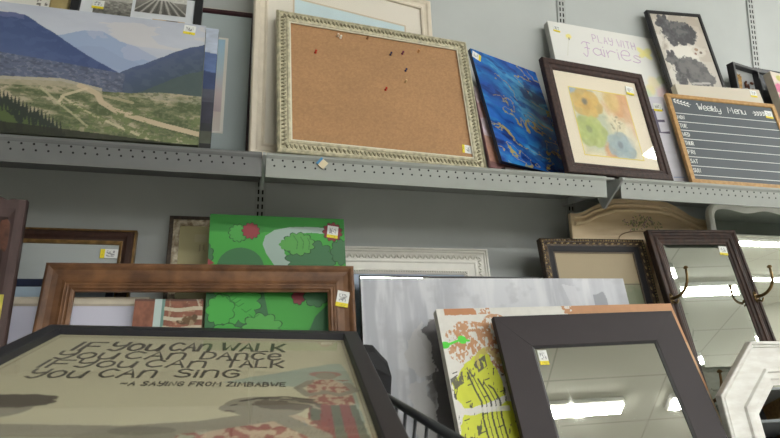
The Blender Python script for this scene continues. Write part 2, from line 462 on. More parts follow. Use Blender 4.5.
# gondola shelves: three bays of the upper shelf, three of the lower one
def shelf(x0, x1, depth, z, lip, label, M_SHELF, cut=0.0):
    o = bpy.data.objects.new('gondola_shelf', None); COL.objects.link(o); o.location = ((x0 + x1) / 2, 0, z)
    tag(o, label, 'shelf', None)
    hw = (x1 - x0) / 2; y = -depth
    mb = MB(); mb.box(-hw, hw, y + .004, -.002, -.008, 0, bev=.002); mb.build('shelf_deck', M_SHELF, o)
    mb = MB()
    # rolled top edge and the perforated face below it
    prof = [(y + .008, 0.0035), (y + .002, .003), (y - .003, -.001), (y - .004, -.006), (y - .0015, -.0125), (y, -.015), (y, -lip), (y + .012, -lip), (y + .012, -lip + .002), (y + .003, -lip + .003), (y + .003, -.004), (y + .008, -.004)]
    hr = hw - cut
    mb.rings([[(-hw, p[0], p[1]) for p in prof], [(hr, p[0], p[1]) for p in prof]])
    mb.add([(-hw, p[0], p[1]) for p in prof] + [(hr, p[0], p[1]) for p in prof], [tuple(range(len(prof))), tuple(range(len(prof), 2 * len(prof)))])
    mb.cur = 1
    k = int((hw * 2 - cut - .03) / .03)
    for i in range(k):
        xx = -hw + .018 + i * .03
        for dx, zz in ((0, -.0195), (.006, -.0365)):
            n = 8; v = [(xx + dx + (.0031) * math.cos(2 * math.pi * j / n), y - .0004, zz + .0031 * math.sin(2 * math.pi * j / n)) for j in range(n)]
            v += [(p[0], y + .001, p[2]) for p in v]
            mb.add(v, [tuple(range(n))] + [(j, (j + 1) % n, n + (j + 1) % n, n + j) for j in range(n)])
    mb.build('perforated_lip', [M_SHELF, M_HOLE], o)
    return o
LIPH = .0715
SU = 'upper grey steel shelf with perforated lip, '
M_SHELF_DIM = mat('dimmed_grey_enamelled_steel', (104, 106, 106), .42, vary=.02, scale=18)  # left bay: light falloff put into a darker copy of the enamel
shelf(-1.219, -.006, .36, SHELF, LIPH, SU + 'bay under the mountain landscape canvas', M_SHELF_DIM)
shelf(.006, 1.174, .36, SHELF, LIPH, SU + 'bay under the cork board', M_SHELF, .036)
shelf(1.194, 3.4, .36, SHELF, LIPH, SU + 'bay under the chalkboard', M_SHELF)
def bracket(x, z, label):
    mb = MB()
    mb.prism([(-.001, z - .009), (-.384, z - .004), (-.385, z - .012), (-.272, z - .093), (-.262, z - .088), (-.236, z - .045), (-.16, z - .036), (-.001, z - .036)], x - .004, x + .004, 'yz')
    mb.box(x - .007, x + .007, -.05, -.001, z - .034, z - .012)
    tag(mb.build('shelf_bracket', mat('bracket_steel', (170, 174, 174), .45, vary=.03, scale=20)), label, 'bracket')
bracket(0.0, SHELF, 'grey steel shelf bracket in the joint left of the cork board')
bracket(1.188, SHELF, 'grey steel shelf bracket sticking down below the framed flower print')
shelf(-1.219, -.004, .80, LOW, .06, 'lower grey shelf holding the brown wooden frame', M_SHELF)
shelf(.004, 1.215, .80, LOW, .06, 'lower grey shelf holding the dark brown flat mirror', M_SHELF)
shelf(1.223, 3.4, .80, LOW, .06, 'lower grey shelf holding the coat hook mirror', M_SHELF)
mb = MB(); mb.box(-1.22, 3.4, -.78, -.01, .0, .12); struct(mb.build('baseboard_back', M_SHELF))

# ceiling lights: rows of long fluorescent fixtures running along the wall
M_TUBE = emit_mat('lit_diffuser', (255, 255, 250), 26.0)
M_FIX = mat('white_fixture_metal', (225, 225, 222), .5)
CL = {0: 'first', 1: 'second', 2: 'third', 3: 'fourth', 4: 'fifth', 5: 'sixth', 6: 'added seventh', 7: 'added eighth', 8: 'added ninth'}
XF = [.3, 2.05, 3.80, 5.55, 7.3, 9.05]
for r_, y in enumerate((-1.55, -3.40, -5.25, -7.1, -8.95, -10.8, -12.65, -14.5, -16.35)):  # farthest three rows are unseen, added to brighten the wall under the upper shelf
    for c_, x in enumerate(XF):
        if (r_ == 0 and c_ < 2) or (r_ == 3 and c_ == 0): continue
        o = bpy.data.objects.new('ceiling_light', None); COL.objects.link(o); o.location = (x + (.74 if r_ == 0 else .6), y, ZC)
        tag(o, 'long white fluorescent ceiling light, %s row from the shelves, %s along' % (CL[r_], ['nearest left', 'second from left', 'middle', 'third from right', 'second from right', 'far right'][c_]), 'ceiling light', 'fluorescent ceiling lights')
        mb = MB(); mb.box(-.62, .62, -.095, .095, -.05, -.001, bev=.006); mb.build('housing', M_FIX, o)
        mb = MB(); mb.prism([(-.072, -.0505), (-.06, -.072), (.06, -.072), (.072, -.0505)], -.6, .6, 'yz'); mb.build('diffuser', M_TUBE, o)

w = bpy.data.worlds.new('world'); sc.world = w; w.use_nodes = True
w.node_tree.nodes['Background'].inputs['Color'].default_value = (.9, .95, 1, 1); w.node_tree.nodes['Background'].inputs['Strength'].default_value = .15
#@@THINGS
# ================================================================== upper shelf, left to right
MX = paint_mat('paint_on_canvas'); PAPER = paint_mat('printed_paper', .55, .0); PHOTO = paint_mat('glossy_photo', .3, 0)

# --- white mat print with a wide tan border, far left behind
t = thing('framed_print', 'print in a wide tan gold frame at the top left corner, behind the mountain landscape', 'framed print', (-.8489, -.15, SHELF, .01, 9.98, .06, .4, .65), t=0.016)
molding(t, [(0, .016), (0, 0), (.003, -.004), (.018, -.006), (.05, -.002), (.056, .002), (.056, .014)], mat('tan_gold_wood', (176, 158, 108), .45, vary=.05), 'frame')
P = full(t, (224, 222, 216), .004, .05)
P.put((fbm(P.X * 160, P.D * 160, 4, 3) > .56) & (np.abs(P.X - .12) < .016) & (P.D < .125), (70, 66, 62), .8)
P.ell(.0, .3, .1, .12, (150, 160, 150), .8, soft=.3)
art(t, P, PAPER, .008, 'print'); board(t, .01, .009, .016, M_BACK)

# --- photo collage in a black frame
t = thing('collage_frame', 'black framed photo collage with black and white railway tracks, behind the mountain landscape', 'picture frame', (-.4281, -.235, SHELF, .04, 15.6, .1, .4082, .67), t=0.016)
molding(t, [(0, .016), (0, 0), (.024, 0), (.027, .004), (.027, .012)], mat('black_frame', (36, 36, 40), .35), 'frame')
P = full(t, (218, 222, 228), .0025, .026); art(t, P, PAPER, .008, 'mat_board')
def photo(name, x0, x1, d0, d1, kind, lab):
    P = Paint(x0, x1, d0, d1, .0018, (150, 148, 142))
    u = (P.X - x0) / (x1 - x0); v = (P.D - d0) / (d1 - d0)
    P.C = P.C * (1.1 - .5 * v)[..., None]
    if kind == 'tracks':
        P.put(v < .35, (205, 205, 200))
        for k in range(-6, 7):
            q = np.abs(u - .5 - k * .09 * (v + .05)) < .012 + .012 * v
            P.put(q & (v > .3), (84, 82, 80) if k % 2 else (188, 186, 180), .8)
    elif kind == 'field':
        P.grain(.45, 120, 160, 3); P.put(v < .3, (190, 190, 184), .8)
    else:
        P.C[:] = (196, 170, 132); P.grain(.15, 60, 60, 5); P.ell((x0 + x1) / 2 + .012, d0 + .02, .035, .022, (120, 96, 76), soft=.4, wob=.5)
        P.ell((x0 + x1) / 2 + .0, d0 + .0, .008, .02, (92, 76, 64), soft=.4); P.ell((x0 + x1) / 2 + .02, d0 + .0, .008, .02, (92, 76, 64), soft=.4)
    P.grain(.12, 200, 200, 9)
    o = P.build('photograph', t.o, t.h, PHOTO, .0068); o['label'] = lab
photo('photograph', -.138, -.022, .04, .155, 'field', 'black and white photograph')
photo('photograph', -.012, .151, .02, .108, 'tracks', 'black and white photograph of railway tracks')
photo('photograph', .047, .151, .131, .20, 'sepia', 'sepia photograph')
photo('photograph', -.138, .03, .2, .34, 'field', 'black and white photograph')
photo('photograph', .047, .151, .23, .34, 'tracks', 'black and white photograph')
photo('photograph', -.138, .151, .38, .6, 'field', 'large black and white photograph')
board(t, .01, .009, .016, M_DARKBACK); sticker(t, -.125, .098, y=.0052)

# --- framed print with the dark red frame and pale blue mat
t = thing('framed_print', 'framed sunset print with pale blue grey mat and thin dark red frame', 'framed print', (-.2206, -.105, SHELF, -1.12, 6.5, .02, .36, .6121), t=0.0125)
molding(t, [(0, .012), (0, 0), (.004, -.003), (.014, -.003), (.018, .002), (.018, .01)], mat('dark_red_wood', (58, 28, 34), .35, vary=.1), 'frame')
band(t, .001, .0035, -.0036, mat('painted_edge_highlight', (200, 196, 188), .5), 'edge_highlight')  # highlight along the frame's edge, set in as a pale strip
P = full(t, (176, 188, 190), .004, .016); art(t, P, paint_mat('mat_paper', .8, 0), .006, 'mat_board')
P = Paint(-.1, .086, .112, .478, .003); v = (P.D - .112) / .366
for a, b, c0, c1 in ((0, .35, (166, 206, 230), (196, 214, 224)), (.35, .6, (196, 214, 224), (216, 200, 200)), (.6, .78, (216, 200, 200), (196, 178, 182)), (.78, 1.01, (216, 204, 196), (222, 214, 206))):
    k = np.clip((v - a) / (b - a), 0, 1)[..., None]; P.C = np.where(((v >= a) & (v < b))[..., None], np.array(c0) * (1 - k) + np.array(c1) * k, P.C)
P.put((P.X > .076) | (P.D < .121) | (P.D > .469), (238, 234, 226))
art(t, P, PAPER, .0045, 'print'); board(t, .008, .0075, .0125, M_BACK)

# --- second landscape canvas behind the first
t = thing('canvas_painting', 'narrow strip of a mountain lake canvas standing right behind the big mountain landscape', 'canvas', (-.4674, -.29, SHELF, 1.1, 18, .2, .62, .5101), t=0.02)
canvas_body(t, .02, mat('dark_blue_edge', (58, 62, 82), .7))
P = full(t, (184, 194, 212), .003); v = P.D / t.h; z0 = .26 + .05 * np.sin(P.X * 14 + 1.0) + .03 * (fbm(P.X * 20, P.X * 0, 3) - .5)
P.C = P.C + (12 * (fbm(P.X * 10, P.D * 20, 7) - .5))[..., None]
P.put(v > z0, (96, 116, 160)); P.put(v > z0 + .16, (62, 76, 112)); P.put((v > .52), (84, 86, 98)); P.put(v > .62, (58, 58, 72)); P.put(v > .78, (50, 52, 58)); P.put(v > .84, (84, 88, 76)); P.put(v > .93, (38, 38, 40))
P.grain(.12, 30, 60, 5); art(t, P)

# --- the big mountain landscape
t = thing('canvas_painting', 'large landscape canvas of blue mountains above a green river valley', 'canvas', (-.563, -.335, SHELF, 1.55, 15.44, .9, .7508, .467), t=0.032)
canvas_body(t, .032, mat('landscape_edge', (88, 92, 78), .7, vary=.2, scale=9))
P = full(t, (182, 187, 200), .0019)
s = (P.X + .216 - .18 * (P.D - .02)) * (346 + 90 * P.D); q = P.D * (284 - 26 * np.clip(s / 205, -.3, 1.1))
P.C = P.C + (26 * (fbm(s / 40, q / 14, 2) - .5))[..., None] * np.array([1.0, .95, .8]); P.put((q < 30) & (fbm(s / 45, q / 10, 5) > .52), (206, 200, 196), .5)
def ridge(pts): return np.interp(s, [p[0] for p in pts], [p[1] for p in pts]) + 2.2 * (fbm(s / 9, s * 0 + 3, 6) - .5)
far = ridge([(-90, 40), (30, 34), (60, 28), (84, 20), (100, 19), (118, 27), (140, 33), (165, 43), (200, 56), (240, 60)])
m = q > far; P.put(m, (148, 164, 194)); P.put(m & (fbm(s / 16, q / 10, 8) > .52), (170, 176, 198), .6); P.put(m & (q > far + 16), (142, 156, 186), .6)
left = ridge([(-90, 2), (0, 11), (18, 10), (28, 12), (42, 20), (56, 28), (75, 40), (95, 50), (114, 58), (150, 66), (240, 70)])
m = q > left; P.put(m, (64, 80, 122)); hz = np.clip((q - left - 8) / 50, 0, 1); P.put(m * hz, (96, 112, 150), .55); P.put(m & (fbm(s / 10, q / 5, 11, 6) > .56), (80, 96, 136), .45)
P.put(m & (q > left) & (q < left + 5) & (s < 26), (110, 112, 150), .6)
rt = ridge([(100, 76), (118, 58), (136, 50), (160, 38), (182, 28), (205, 20), (240, 10)]) + np.where(s < 100, 200, 0)
m = q > rt; P.put(m, (76, 88, 120)); P.put(m * np.clip((q - rt) / 25, 0, 1), (66, 80, 98)); P.put(m & (fbm(s / 9, q / 5, 14, 6) > .55), (88, 98, 118), .4)
P.put(m & (q > rt + 26), (74, 88, 84), .8)
v0 = 52 + .06 * s; m = (q > v0) & (s < 124 - .2 * (q - 54)); P.put(m, (94, 100, 122), .9); P.put(m & (fbm(s / 3, q / 1.6, 15) > .58), (132, 136, 150), .5); P.put(m & (fbm(s / 5, q / 2, 16) < .4), (72, 80, 98), .7)
pl = np.interp(s, [-90, 0, 60, 100, 130, 160, 210, 240], [78, 79, 74, 79, 77, 73, 72, 74]); m = q > pl
P.put(m, (148, 148, 116)); n = fbm(s / 20, q / 5.5, 17, 7); P.put(m & (n > .52), (186, 176, 148), .75); P.put(m & (n > .6), (204, 190, 164), .8); P.put(m & (n < .45), (112, 122, 84), .8); P.put(m & (n < .37), (88, 102, 68), .8); P.put(m & (q < 80) & (fbm(s / 30, q / 3, 18) > .5), (172, 168, 146), .7)
P.put(m & (fbm(s / 5, q / 2.2, 19, 6) > .57), (90, 102, 70), .55); P.put(m & (fbm(s / 3, q / 1.5, 20, 4) > .6), (150, 152, 118), .5); P.put((q > pl - 3) & (q < pl + 5) & (s < 100), (190, 180, 154), .75)
P.line([(66, 64), (84, 68), (96, 74), (100, 82), (108, 90), (130, 96), (160, 102), (206, 108)], 0, (0, 0, 0))
def pxl(pts, w, c, a): P.line([(x / (346 + 90 * (d / 268)) - .216 + .18 * (d / 268 - .02), d / (284 - 26 * x / 205)) for x, d in pts], w / 300, c, a)
P.C = np.where((q > pl)[..., None], P.C * .86, P.C)
pxl([(78, 76), (86, 78), (95, 82), (99, 89), (112, 95), (132, 99), (160, 103), (208, 108)], 5, (192, 174, 148), .95); pxl([(88, 79), (100, 83), (112, 84), (130, 86)], 3, (182, 168, 140), .7)
pxl([(84, 78), (72, 83), (62, 87), (58, 93)], 2.6, (204, 188, 160), .8); pxl([(60, 88), (80, 98), (110, 108), (140, 116), (175, 121)], 2, (196, 184, 154), .8); pxl([(40, 82), (56, 94), (72, 104), (86, 114)], 2, (186, 178, 148), .7)
P.put((q > 92) & (n > .4) & (fbm(s / 4, q / 2, 23) > .5) & (s > 60), (98, 112, 70), .8)
edge = np.interp(s, [-90, 0, 20, 45, 60, 66], [84, 88, 96, 106, 114, 130]) + 9 * np.abs(np.sin(s * .9)) * (.4 + fbm(s / 2, s * 0, 25)) - 3
m = (q > edge) & (s < 66); P.put(m, (44, 52, 46)); P.put(m & (q > edge + 12) & (fbm(s / 7, q / 6, 27) > .45), (84, 100, 56), .85)
P.put(q > 118, (40, 42, 34), .85)
art(t, P, y=-.0004); sticker(t, .327, .025, .08)

# --- cream frame behind the cork board
t = thing('framed_print', 'large cream framed print with wide cream mat, half hidden behind the cork board', 'framed print', (.2909, -.22, SHELF, 10.98, 7.7, -.91, .6792, .7573), t=0.025)
CREAM = mat('cream_lacquer', (216, 206, 188), .4, vary=.02)
molding(t, [(0, .025), (0, .004), (.004, 0), (.018, -.002), (.024, .003), (.034, .004), (.040, -.001), (.046, .002), (.046, .018)], CREAM, 'frame')
P = full(t, (226, 220, 208), .004, .044); art(t, P, paint_mat('mat_paper', .8, 0), .011, 'mat_board')
P = Paint(-.208, .228, .136, .50, .004, (200, 220, 226)); P.put(P.D > .3, (170, 186, 170)); P.grain(.05, 12, 12, 3)
P.put((P.X < -.2) | (P.X > .22) | (P.D < .143) | (P.D > .493), (202, 186, 160)); art(t, P, PAPER, .0095, 'print'); board(t, .02, .0125, .025, M_BACK)
pane(t, .046, .006)

# --- the cork board
t = thing('cork_board', 'cork board in an ornate champagne gold frame with coloured push pins', 'cork board', (.3825, -.335, SHELF + .0085, 5.14, 14.34, .16, .6947, .5372), t=.0145, rest=False)
GOLD = mat('champagne_gold', (188, 182, 156), .42, .25, vary=.12, scale=60)
molding(t, [(0, .0145), (0, .003), (.003, 0), (.008, -.003), (.011, .001), (.031, .0015), (.034, -.002), (.040, -.001), (.043, .004), (.043, .012)], GOLD, 'frame')
mb = MB()
def around(t, inset, step, fn):
    w, h = t.w - 2 * inset, t.h - 2 * inset
    for (ax, az, dx, dz, L, a) in ((-w / 2, 0, 1, 0, w, 0), (-w / 2, h, 1, 0, w, math.pi), (-w / 2, 0, 0, 1, h, -math.pi / 2), (w / 2, 0, 0, 1, h, math.pi / 2)):
        n = max(2, int(L / step))
        for i in range(n):
            s_ = (i + .5) / n * L; fn(ax + dx * s_, inset + az + dz * s_, a, i)
around(t, .021, .0135, lambda x, z, a, i: (mb.ball((x, .0008, z), .0035, .004, .0105, a + .5, 6, 4), mb.ball((x + .004 * math.cos(a), .0005, z + .004 * math.sin(a)), .0028, .0032, .004, a, 6, 3)))
o = mb.build('leaf_ornament', mat('antique_gold_leaf', (166, 160, 132), .5, .2, c2=(112, 106, 84), scale=140), t.o, True)
band(t, .042, .0455, .0012, mat('silver_fillet', (222, 218, 200), .35), 'inner_fillet')
P = full(t, (166, 127, 90), .0035, .043); P.grain(.04, 9, 16, 3); P.grain(.10, 200, 240, 5); art(t, P, paint_mat('cork', .85, .3, 220), .008, 'cork_panel')
board(t, .012, .0095, .014, M_BACK); sticker(t, .286, .459, math.pi / 2 + .08, .031, .034, .0065)
CB = t
def pin(x, z, c, lab):
    p = MB(); p.lathe([(.0005, .004), (.0006, 0), (.0042, -.0005), (.0042, -.002), (.0024, -.0035), (.0022, -.0085), (.0038, -.0105), (.0036, -.0125), (.001, -.0132)], (0, 0, 0), 'y', 10)
    o = p.build('push_pin', mat('pin_' + lab.split()[0] + '_plastic', c, .25), None, True); o.matrix_world = CB.o.matrix_world @ Matrix.Translation((x, .0075, z))
    tag(o, lab, 'push pin', 'push pins in the cork board')
pin(-.221, .387, (196, 60, 48), 'red push pin at the upper left of the cork board')
pin(-.142, .471, (232, 214, 196), 'pale pink push pin, upper of the touching pair near the top')
pin(-.133, .465, (236, 230, 222), 'whitish push pin, lower of the touching pair near the top')
pin(.043, .427, (30, 36, 84), 'navy push pin beside the purple pin on the cork board')
pin(.088, .439, (116, 40, 84), 'purple push pin on the cork board')
pin(.093, .367, (34, 40, 92), 'indigo blue push pin below the purple pin on the cork board')
pin(.088, .32, (220, 186, 140), 'amber translucent push pin below the blue pins on the cork board')
pin(.15, .459, (214, 160, 112), 'orange tinted push pin right of the purple pin on cork')
pin(.013, .276, (190, 50, 40), 'crimson push pin, lowest pin on the cork board')
pin(-.037, .481, (150, 104, 72), 'brown push pin high in the middle of the cork board')

# --- canvas behind the blue one
t = thing('canvas_painting', 'purple brown painted canvas mostly hidden between cork board and blue abstract', 'canvas', (.8175, -.2868, SHELF, 19.5, 19.5, -5.5, .16, .37), t=0.02)
canvas_body(t, .014, mat('purple_brown_edge', (140, 104, 110), .6, vary=.15, scale=14))
P = full(t, (186, 150, 150), .003); n = fbm(P.X * 12, P.D * 9, 4); P.put(n > .5, (216, 204, 216), .7); P.put(P.D > .22, (176, 128, 104), .75); P.put(P.D > .33, (120, 84, 88), .8); P.grain(.2, 40, 40, 4); art(t, P)

# --- blue abstract
t = thing('canvas_painting', 'vivid blue abstract canvas with gold veins, turned beside the cork board', 'canvas', (.9363, -.268, SHELF + .034, 19.48, 19.53, -2.05, .3454, .502), t=0.028, rest=False)
canvas_body(t, .016, mat('deep_blue_edge', (22, 44, 78), .4, c2=(14, 22, 44), scale=18))
P = full(t, (28, 88, 164), .0015)
u = P.X * .94 + P.D * .3; v = P.D * .94 - P.X * .34; wx = u * 8 + 1.2 * (fbm(u * 9, v * 9, 31) - .5); wd = v * 22 + 1.6 * (fbm(u * 8, v * 8, 33) - .5)
n = fbm(wx, wd, 35, 7); P.put(np.clip((n - .48) * 9, 0, 1), (40, 122, 190), .9); P.put(np.clip((n - .6) * 9, 0, 1), (76, 158, 206), .85); P.put(np.clip((.44 - n) * 10, 0, 1), (22, 54, 128), .9); P.put(np.clip((.36 - n) * 10, 0, 1), (18, 28, 72), .9)
n2 = fbm(wx * 2.2 + 5, wd * 1.6, 39, 6); P.put(np.clip((n2 - .56) * 8, 0, 1), (24, 48, 112), .6); P.put(np.clip((.4 - n2) * 8, 0, 1), (36, 96, 190), .6)
ve = np.abs(fbm(wx * .9 + 4, wd * .55 + 2, 43, 6) - .5); g = fbm(u * 10, v * 12, 45)
P.put((ve < .009) & (g > .36), (176, 156, 82), .85); P.put((ve < .022) & (g > .58) & (n2 > .46), (168, 148, 84), .8)
art(t, P, paint_mat('glossy_resin', .22, 0)); sticker(t, -.150, .032, -math.pi / 2 + .35, .034, .04)

# --- flat dark board under the blue canvas
o = bpy.data.objects.new('wooden_block', None); COL.objects.link(o); o.location = (.9363, -.268, SHELF + .0008); o.rotation_euler = (0, 0, R(19.48))
tag(o, 'dark brown flat block lying on the shelf under the blue abstract canvas', 'block')
mb = MB(); mb.box(-.165, .13, -.004, .0155, 0, .0185, bev=.002); mb.build('block_body', mat('very_dark_brown_wood', (52, 38, 36), .5, vary=.15, scale=20), o)
mb = MB(); mb.box(-.16, .125, 0, .0135, .0186, .0196); mb.build('felt_top', mat('dark_felt', (40, 34, 38), .9), o)

# --- framed flower print
t = thing('framed_print', 'watercolour flower print with cream mat in a dark brown wooden frame', 'framed print', (1.2317, -.33, SHELF + .0145, 7.95, 12.59, 1.6, .4781, .4625), t=0.022, rest=False)
molding(t, [(0, .022), (0, .002), (.003, 0), (.022, -.001), (.026, .003), (.037, .004), (.042, .008), (.042, .016)], mat('dark_brown_wood', (64, 45, 40), .6, spec=.3, c2=(44, 32, 30), scale=14, stretch=(6, 6, 6), bump=.2), 'frame')
P = full(t, (226, 216, 196), .004, .04); art(t, P, paint_mat('mat_paper', .8, 0), .0125, 'mat_board')
P = Paint(-.143, .133, .104, .386, .0016, (216, 208, 176)); n = fbm(P.X * 18, P.D * 18, 51)
P.ell(-.11, .13, .07, .07, (128, 156, 186), .9, soft=.5, wob=.4); P.ell(.09, .15, .075, .075, (206, 138, 88), .9, soft=.5, wob=.5); P.ell(.05, .14, .035, .05, (214, 188, 104), .7, soft=.5); P.ell(.12, .22, .03, .07, (214, 166, 128), .7, soft=.5)
P.ell(-.07, .27, .085, .09, (160, 178, 158), .8, soft=.4, wob=.4)
def bloom(cx, cd, r, c, dark, heart, k, ph):
    for i in range(k):
        a = ph + 2 * math.pi * i / k; P.ell(cx + r * .55 * math.cos(a), cd + r * .5 * math.sin(a), r * .55, r * .5, c if i % 2 else tuple(np.array(c) * .9), .85, soft=.25, wob=.25, seed=i)
    P.ell(cx, cd, r * .42, r * .38, dark, .6, soft=.5, wob=.3); P.ell(cx - r * .1, cd - r * .1, r * .2, r * .22, heart, .75, soft=.6, wob=.4); P.line([(cx - r * .5, cd + r * .2), (cx - r * .1, cd + r * .38), (cx + r * .4, cd + r * .25)], .0035, dark, .6)
bloom(-.075, .168, .066, (208, 164, 70), (190, 140, 60), (78, 84, 88), 6, .3)
bloom(-.085, .285, .068, (164, 184, 92), (140, 164, 84), (108, 122, 74), 6, 0)
P.ell(.0, .36, .04, .04, (198, 128, 84), .8, soft=.4, wob=.4)
bloom(.042, .335, .062, (136, 164, 180), (120, 148, 168), (86, 104, 124), 6, .6)
for i in range(6): P.ell(.04 + .02 * math.cos(i * 2.4), .235 + .025 * math.sin(i * 1.7), .007, .004, (128, 122, 100), .7, soft=.4, rot=i)
P.line([(.03, .29), (.05, .25), (.03, .22)], .002, (128, 124, 96), .7); P.line([(.05, .25), (.075, .235)], .002, (128, 124, 96), .7); P.ell(.1, .28, .02, .05, (220, 214, 196), .7, soft=.5, wob=.6)
P.C = P.C * .72 + np.array([206, 198, 172]) * .28 + (26 * (fbm(P.X * 50, P.D * 50, 53, 6) - .5))[..., None]
b = (P.X < -.139) | (P.X > .129) | (P.D < .108) | (P.D > .382); P.put(b, (222, 204, 108))
art(t, P, PAPER, .0115, 'print'); board(t, .02, .0135, .0215, M_BACK); pane(t, .041, .009); sticker(t, .157, .084, .1, y=.0078)

# --- fairy canvas
t = thing('canvas_sign', 'white canvas sign lettered Play with Fairies, behind the framed flower print', 'canvas sign', (1.4174, -.195, SHELF, 3.77, 12.92, .47, .5502, .7577), t=0.028)
canvas_body(t, .028, mat('white_canvas_edge', (188, 188, 182), .8, vary=.02))
P = full(t, (228, 228, 224), .003)
P.ell(-.186, .066, .013, .013, (236, 224, 130), .9, soft=.3, wob=.5, freq=150); P.line([(-.188, .08), (-.2, .12), (-.212, .165)], .003, (214, 214, 200), .8); P.line([(-.186, .072), (-.187, .085)], .004, (120, 110, 110), .8)
bx, bd = .193, .095
for a, rx, rd in ((.7, .03, .017), (2.4, .026, .014), (-.5, .02, .012), (3.6, .018, .011)): P.ell(bx + .02 * math.cos(a), bd - .02 * math.sin(a), rx, rd, (238, 230, 150), .85, soft=.35, rot=-a)
for cx, cd, r, c in ((.2, .24, .03, (240, 228, 190)), (.235, .29, .035, (238, 206, 206)), (.17, .28, .025, (236, 226, 170)), (.24, .22, .02, (206, 214, 180)), (.13, .31, .04, (206, 220, 190)), (-.1, .4, .06, (216, 200, 222)), (.05, .45, .08, (238, 220, 206))): P.ell(cx, cd, r, r, c, .8, soft=.5, wob=.5, freq=50)
art(t, P); LIL = mat('lilac_ink', (200, 172, 204), .7)
write(t.o, 'lettering', LIL, 'PLAY WITH', -.066, t.h - .07, .036, .5, .28, .07, total=.215, slope=-.04)
mb = MB()
write(t.o, '', LIL, 'J', -.13, t.h - .148, .07, .5, .2, .045, mb=mb)
write(t.o, '', LIL, 'airies', -.082, t.h - .14, 0.058, .6, .1, .055, total=.25, slope=-.03, mb=mb)
mb.build('script_lettering', LIL, t.o); sticker(t, -.238, .036, .1, .032, .032)

# --- lavender white sign
t = thing('canvas_sign', 'narrow lavender white sign with a grey letter, between flower print and chalkboard', 'canvas sign', (1.4494, -.265, SHELF, -6.14, 13.7, 2.18, .2048, .4026), t=0.012)
canvas_body(t, .012, mat('lavender_edge', (176, 172, 184), .7))
P = full(t, (214, 212, 222), .003); P.grain(.03, 8, 60, 3); P.line([(.05, .358), (.093, .358)], .0025, (120, 150, 200), .9); art(t, P)
write(t.o, 'lettering', mat('grey_violet_ink', (104, 98, 122), .7), 'E', .045, t.h - .165, .105, .36, .1, .1); sticker(t, .066, .05, .1)

# --- bear print
t = thing('framed_print', 'black framed print of two dark bears, leaning high on the grey wall', 'framed print', (1.8396, -.195, SHELF, .96, 10.49, 4.97, .2934, .8863), t=0.018)
molding(t, [(0, .018), (0, 0), (.012, 0), (.014, .003), (.014, .014)], mat('black_frame', (36, 36, 40), .35), 'frame')
P = full(t, (196, 190, 180), .0025, .012); n = fbm(P.X * 20, P.D * 14, 61); P.put(n > .56, (212, 208, 200), .8); P.put((n < .42) & (P.D < .2), (168, 158, 146), .7)
P.put((P.X > .06) & (P.D < .25), (180, 168, 154), .5)
P.ell(.0, .205, .1, .035, (222, 218, 210), .95, soft=.4, wob=.6)
DK = (84, 84, 88); fur = fbm(P.X * 40, P.D * 40, 62, 6)
for e in ((-.012, .105, .085, .058, 0), (.03, .1, .06, .052, .3), (-.07, .062, .036, .034, .2), (-.098, .068, .02, .014, .3), (-.085, .03, .012, .016, 0), (-.055, .026, .011, .014, 0), (-.05, .155, .022, .024, 0), (.0, .155, .02, .02, 0), (.045, .145, .024, .02, 0)): P.ell(e[0], e[1], e[2], e[3], DK, 1, rot=e[4], wob=.5, freq=120, soft=.12)
for e in ((.0, .295, .09, .062, .2), (.035, .325, .075, .046, .3), (-.085, .245, .03, .03, .3), (-.108, .252, .016, .012, 0), (-.098, .215, .01, .014, 0), (-.075, .213, .01, .013, 0), (-.07, .345, .03, .035, 0), (.0, .365, .03, .02, 0)): P.ell(e[0], e[1], e[2], e[3], (98, 97, 98), 1, rot=e[4], wob=.5, freq=120, soft=.12)
dk = P.C[..., 0] < 110; P.put(dk & (fur > .55), (118, 116, 116), .6); P.put(dk & (fur < .4), (64, 64, 68), .6); P.put(dk & (P.D > .22) & (P.X > -.02) & (P.D < .34), (122, 120, 118), .35)
P.ell(.07, .2, .04, .028, (206, 200, 190), .95, soft=.3, wob=.6); P.ell(.06, .19, .01, .008, (150, 120, 96), .8); P.ell(.08, .205, .008, .007, (96, 80, 70), .8); P.ell(.05, .212, .006, .006, (110, 70, 60), .8); P.line([(-.02, .365), (.07, .36)], .01, (216, 212, 206), .7)
P.put(P.D > .4, (188, 184, 176)); art(t, P, PAPER, .005, 'print'); board(t, .008, .006, .017, M_DARKBACK)

# --- shadow box with dried twigs
t = thing('shadow_box', 'black shadow box with dried brown twigs, right of the bear print', 'shadow box', (2.081, -.15, SHELF, 12.58, 5.6, -.04, .185, .6287), t=0.04)
BLK = mat('black_frame', (36, 36, 40), .35)
molding(t, [(0, .03), (0, 0), (.011, 0), (.011, .026)], BLK, 'frame'); board(t, .008, .025, .03, mat('grey_card', (150, 152, 152), .8), 'back_panel')
mb = MB()
for i in range(7):
    x = -.07 + i * .004; mb.tube([(x, .02, t.h - .19), (x + .004, .014, t.h - .11), (x - .004 + .002 * i, .012, t.h - .055 + .004 * (i % 3))], [.0025, .003, .0045], 6)
mb.build('dried_twig_bundle', mat('dry_straw', (150, 118, 66), .8, vary=.2, scale=60), t.o)
mb = MB()
for i in range(11): mb.ball((.02 + .035 * math.cos(i * 2.1) * .7, .016 + .004 * math.sin(i), t.h - .1 + .03 * math.sin(i * 1.3)), .012, .006, .005, i, 6, 4)
mb.tube([(.03, .02, t.h - .22), (.02, .017, t.h - .1)], .003, 6); mb.build('dried_flower', mat('dry_red_brown', (100, 66, 52), .8, vary=.25, scale=60), t.o)

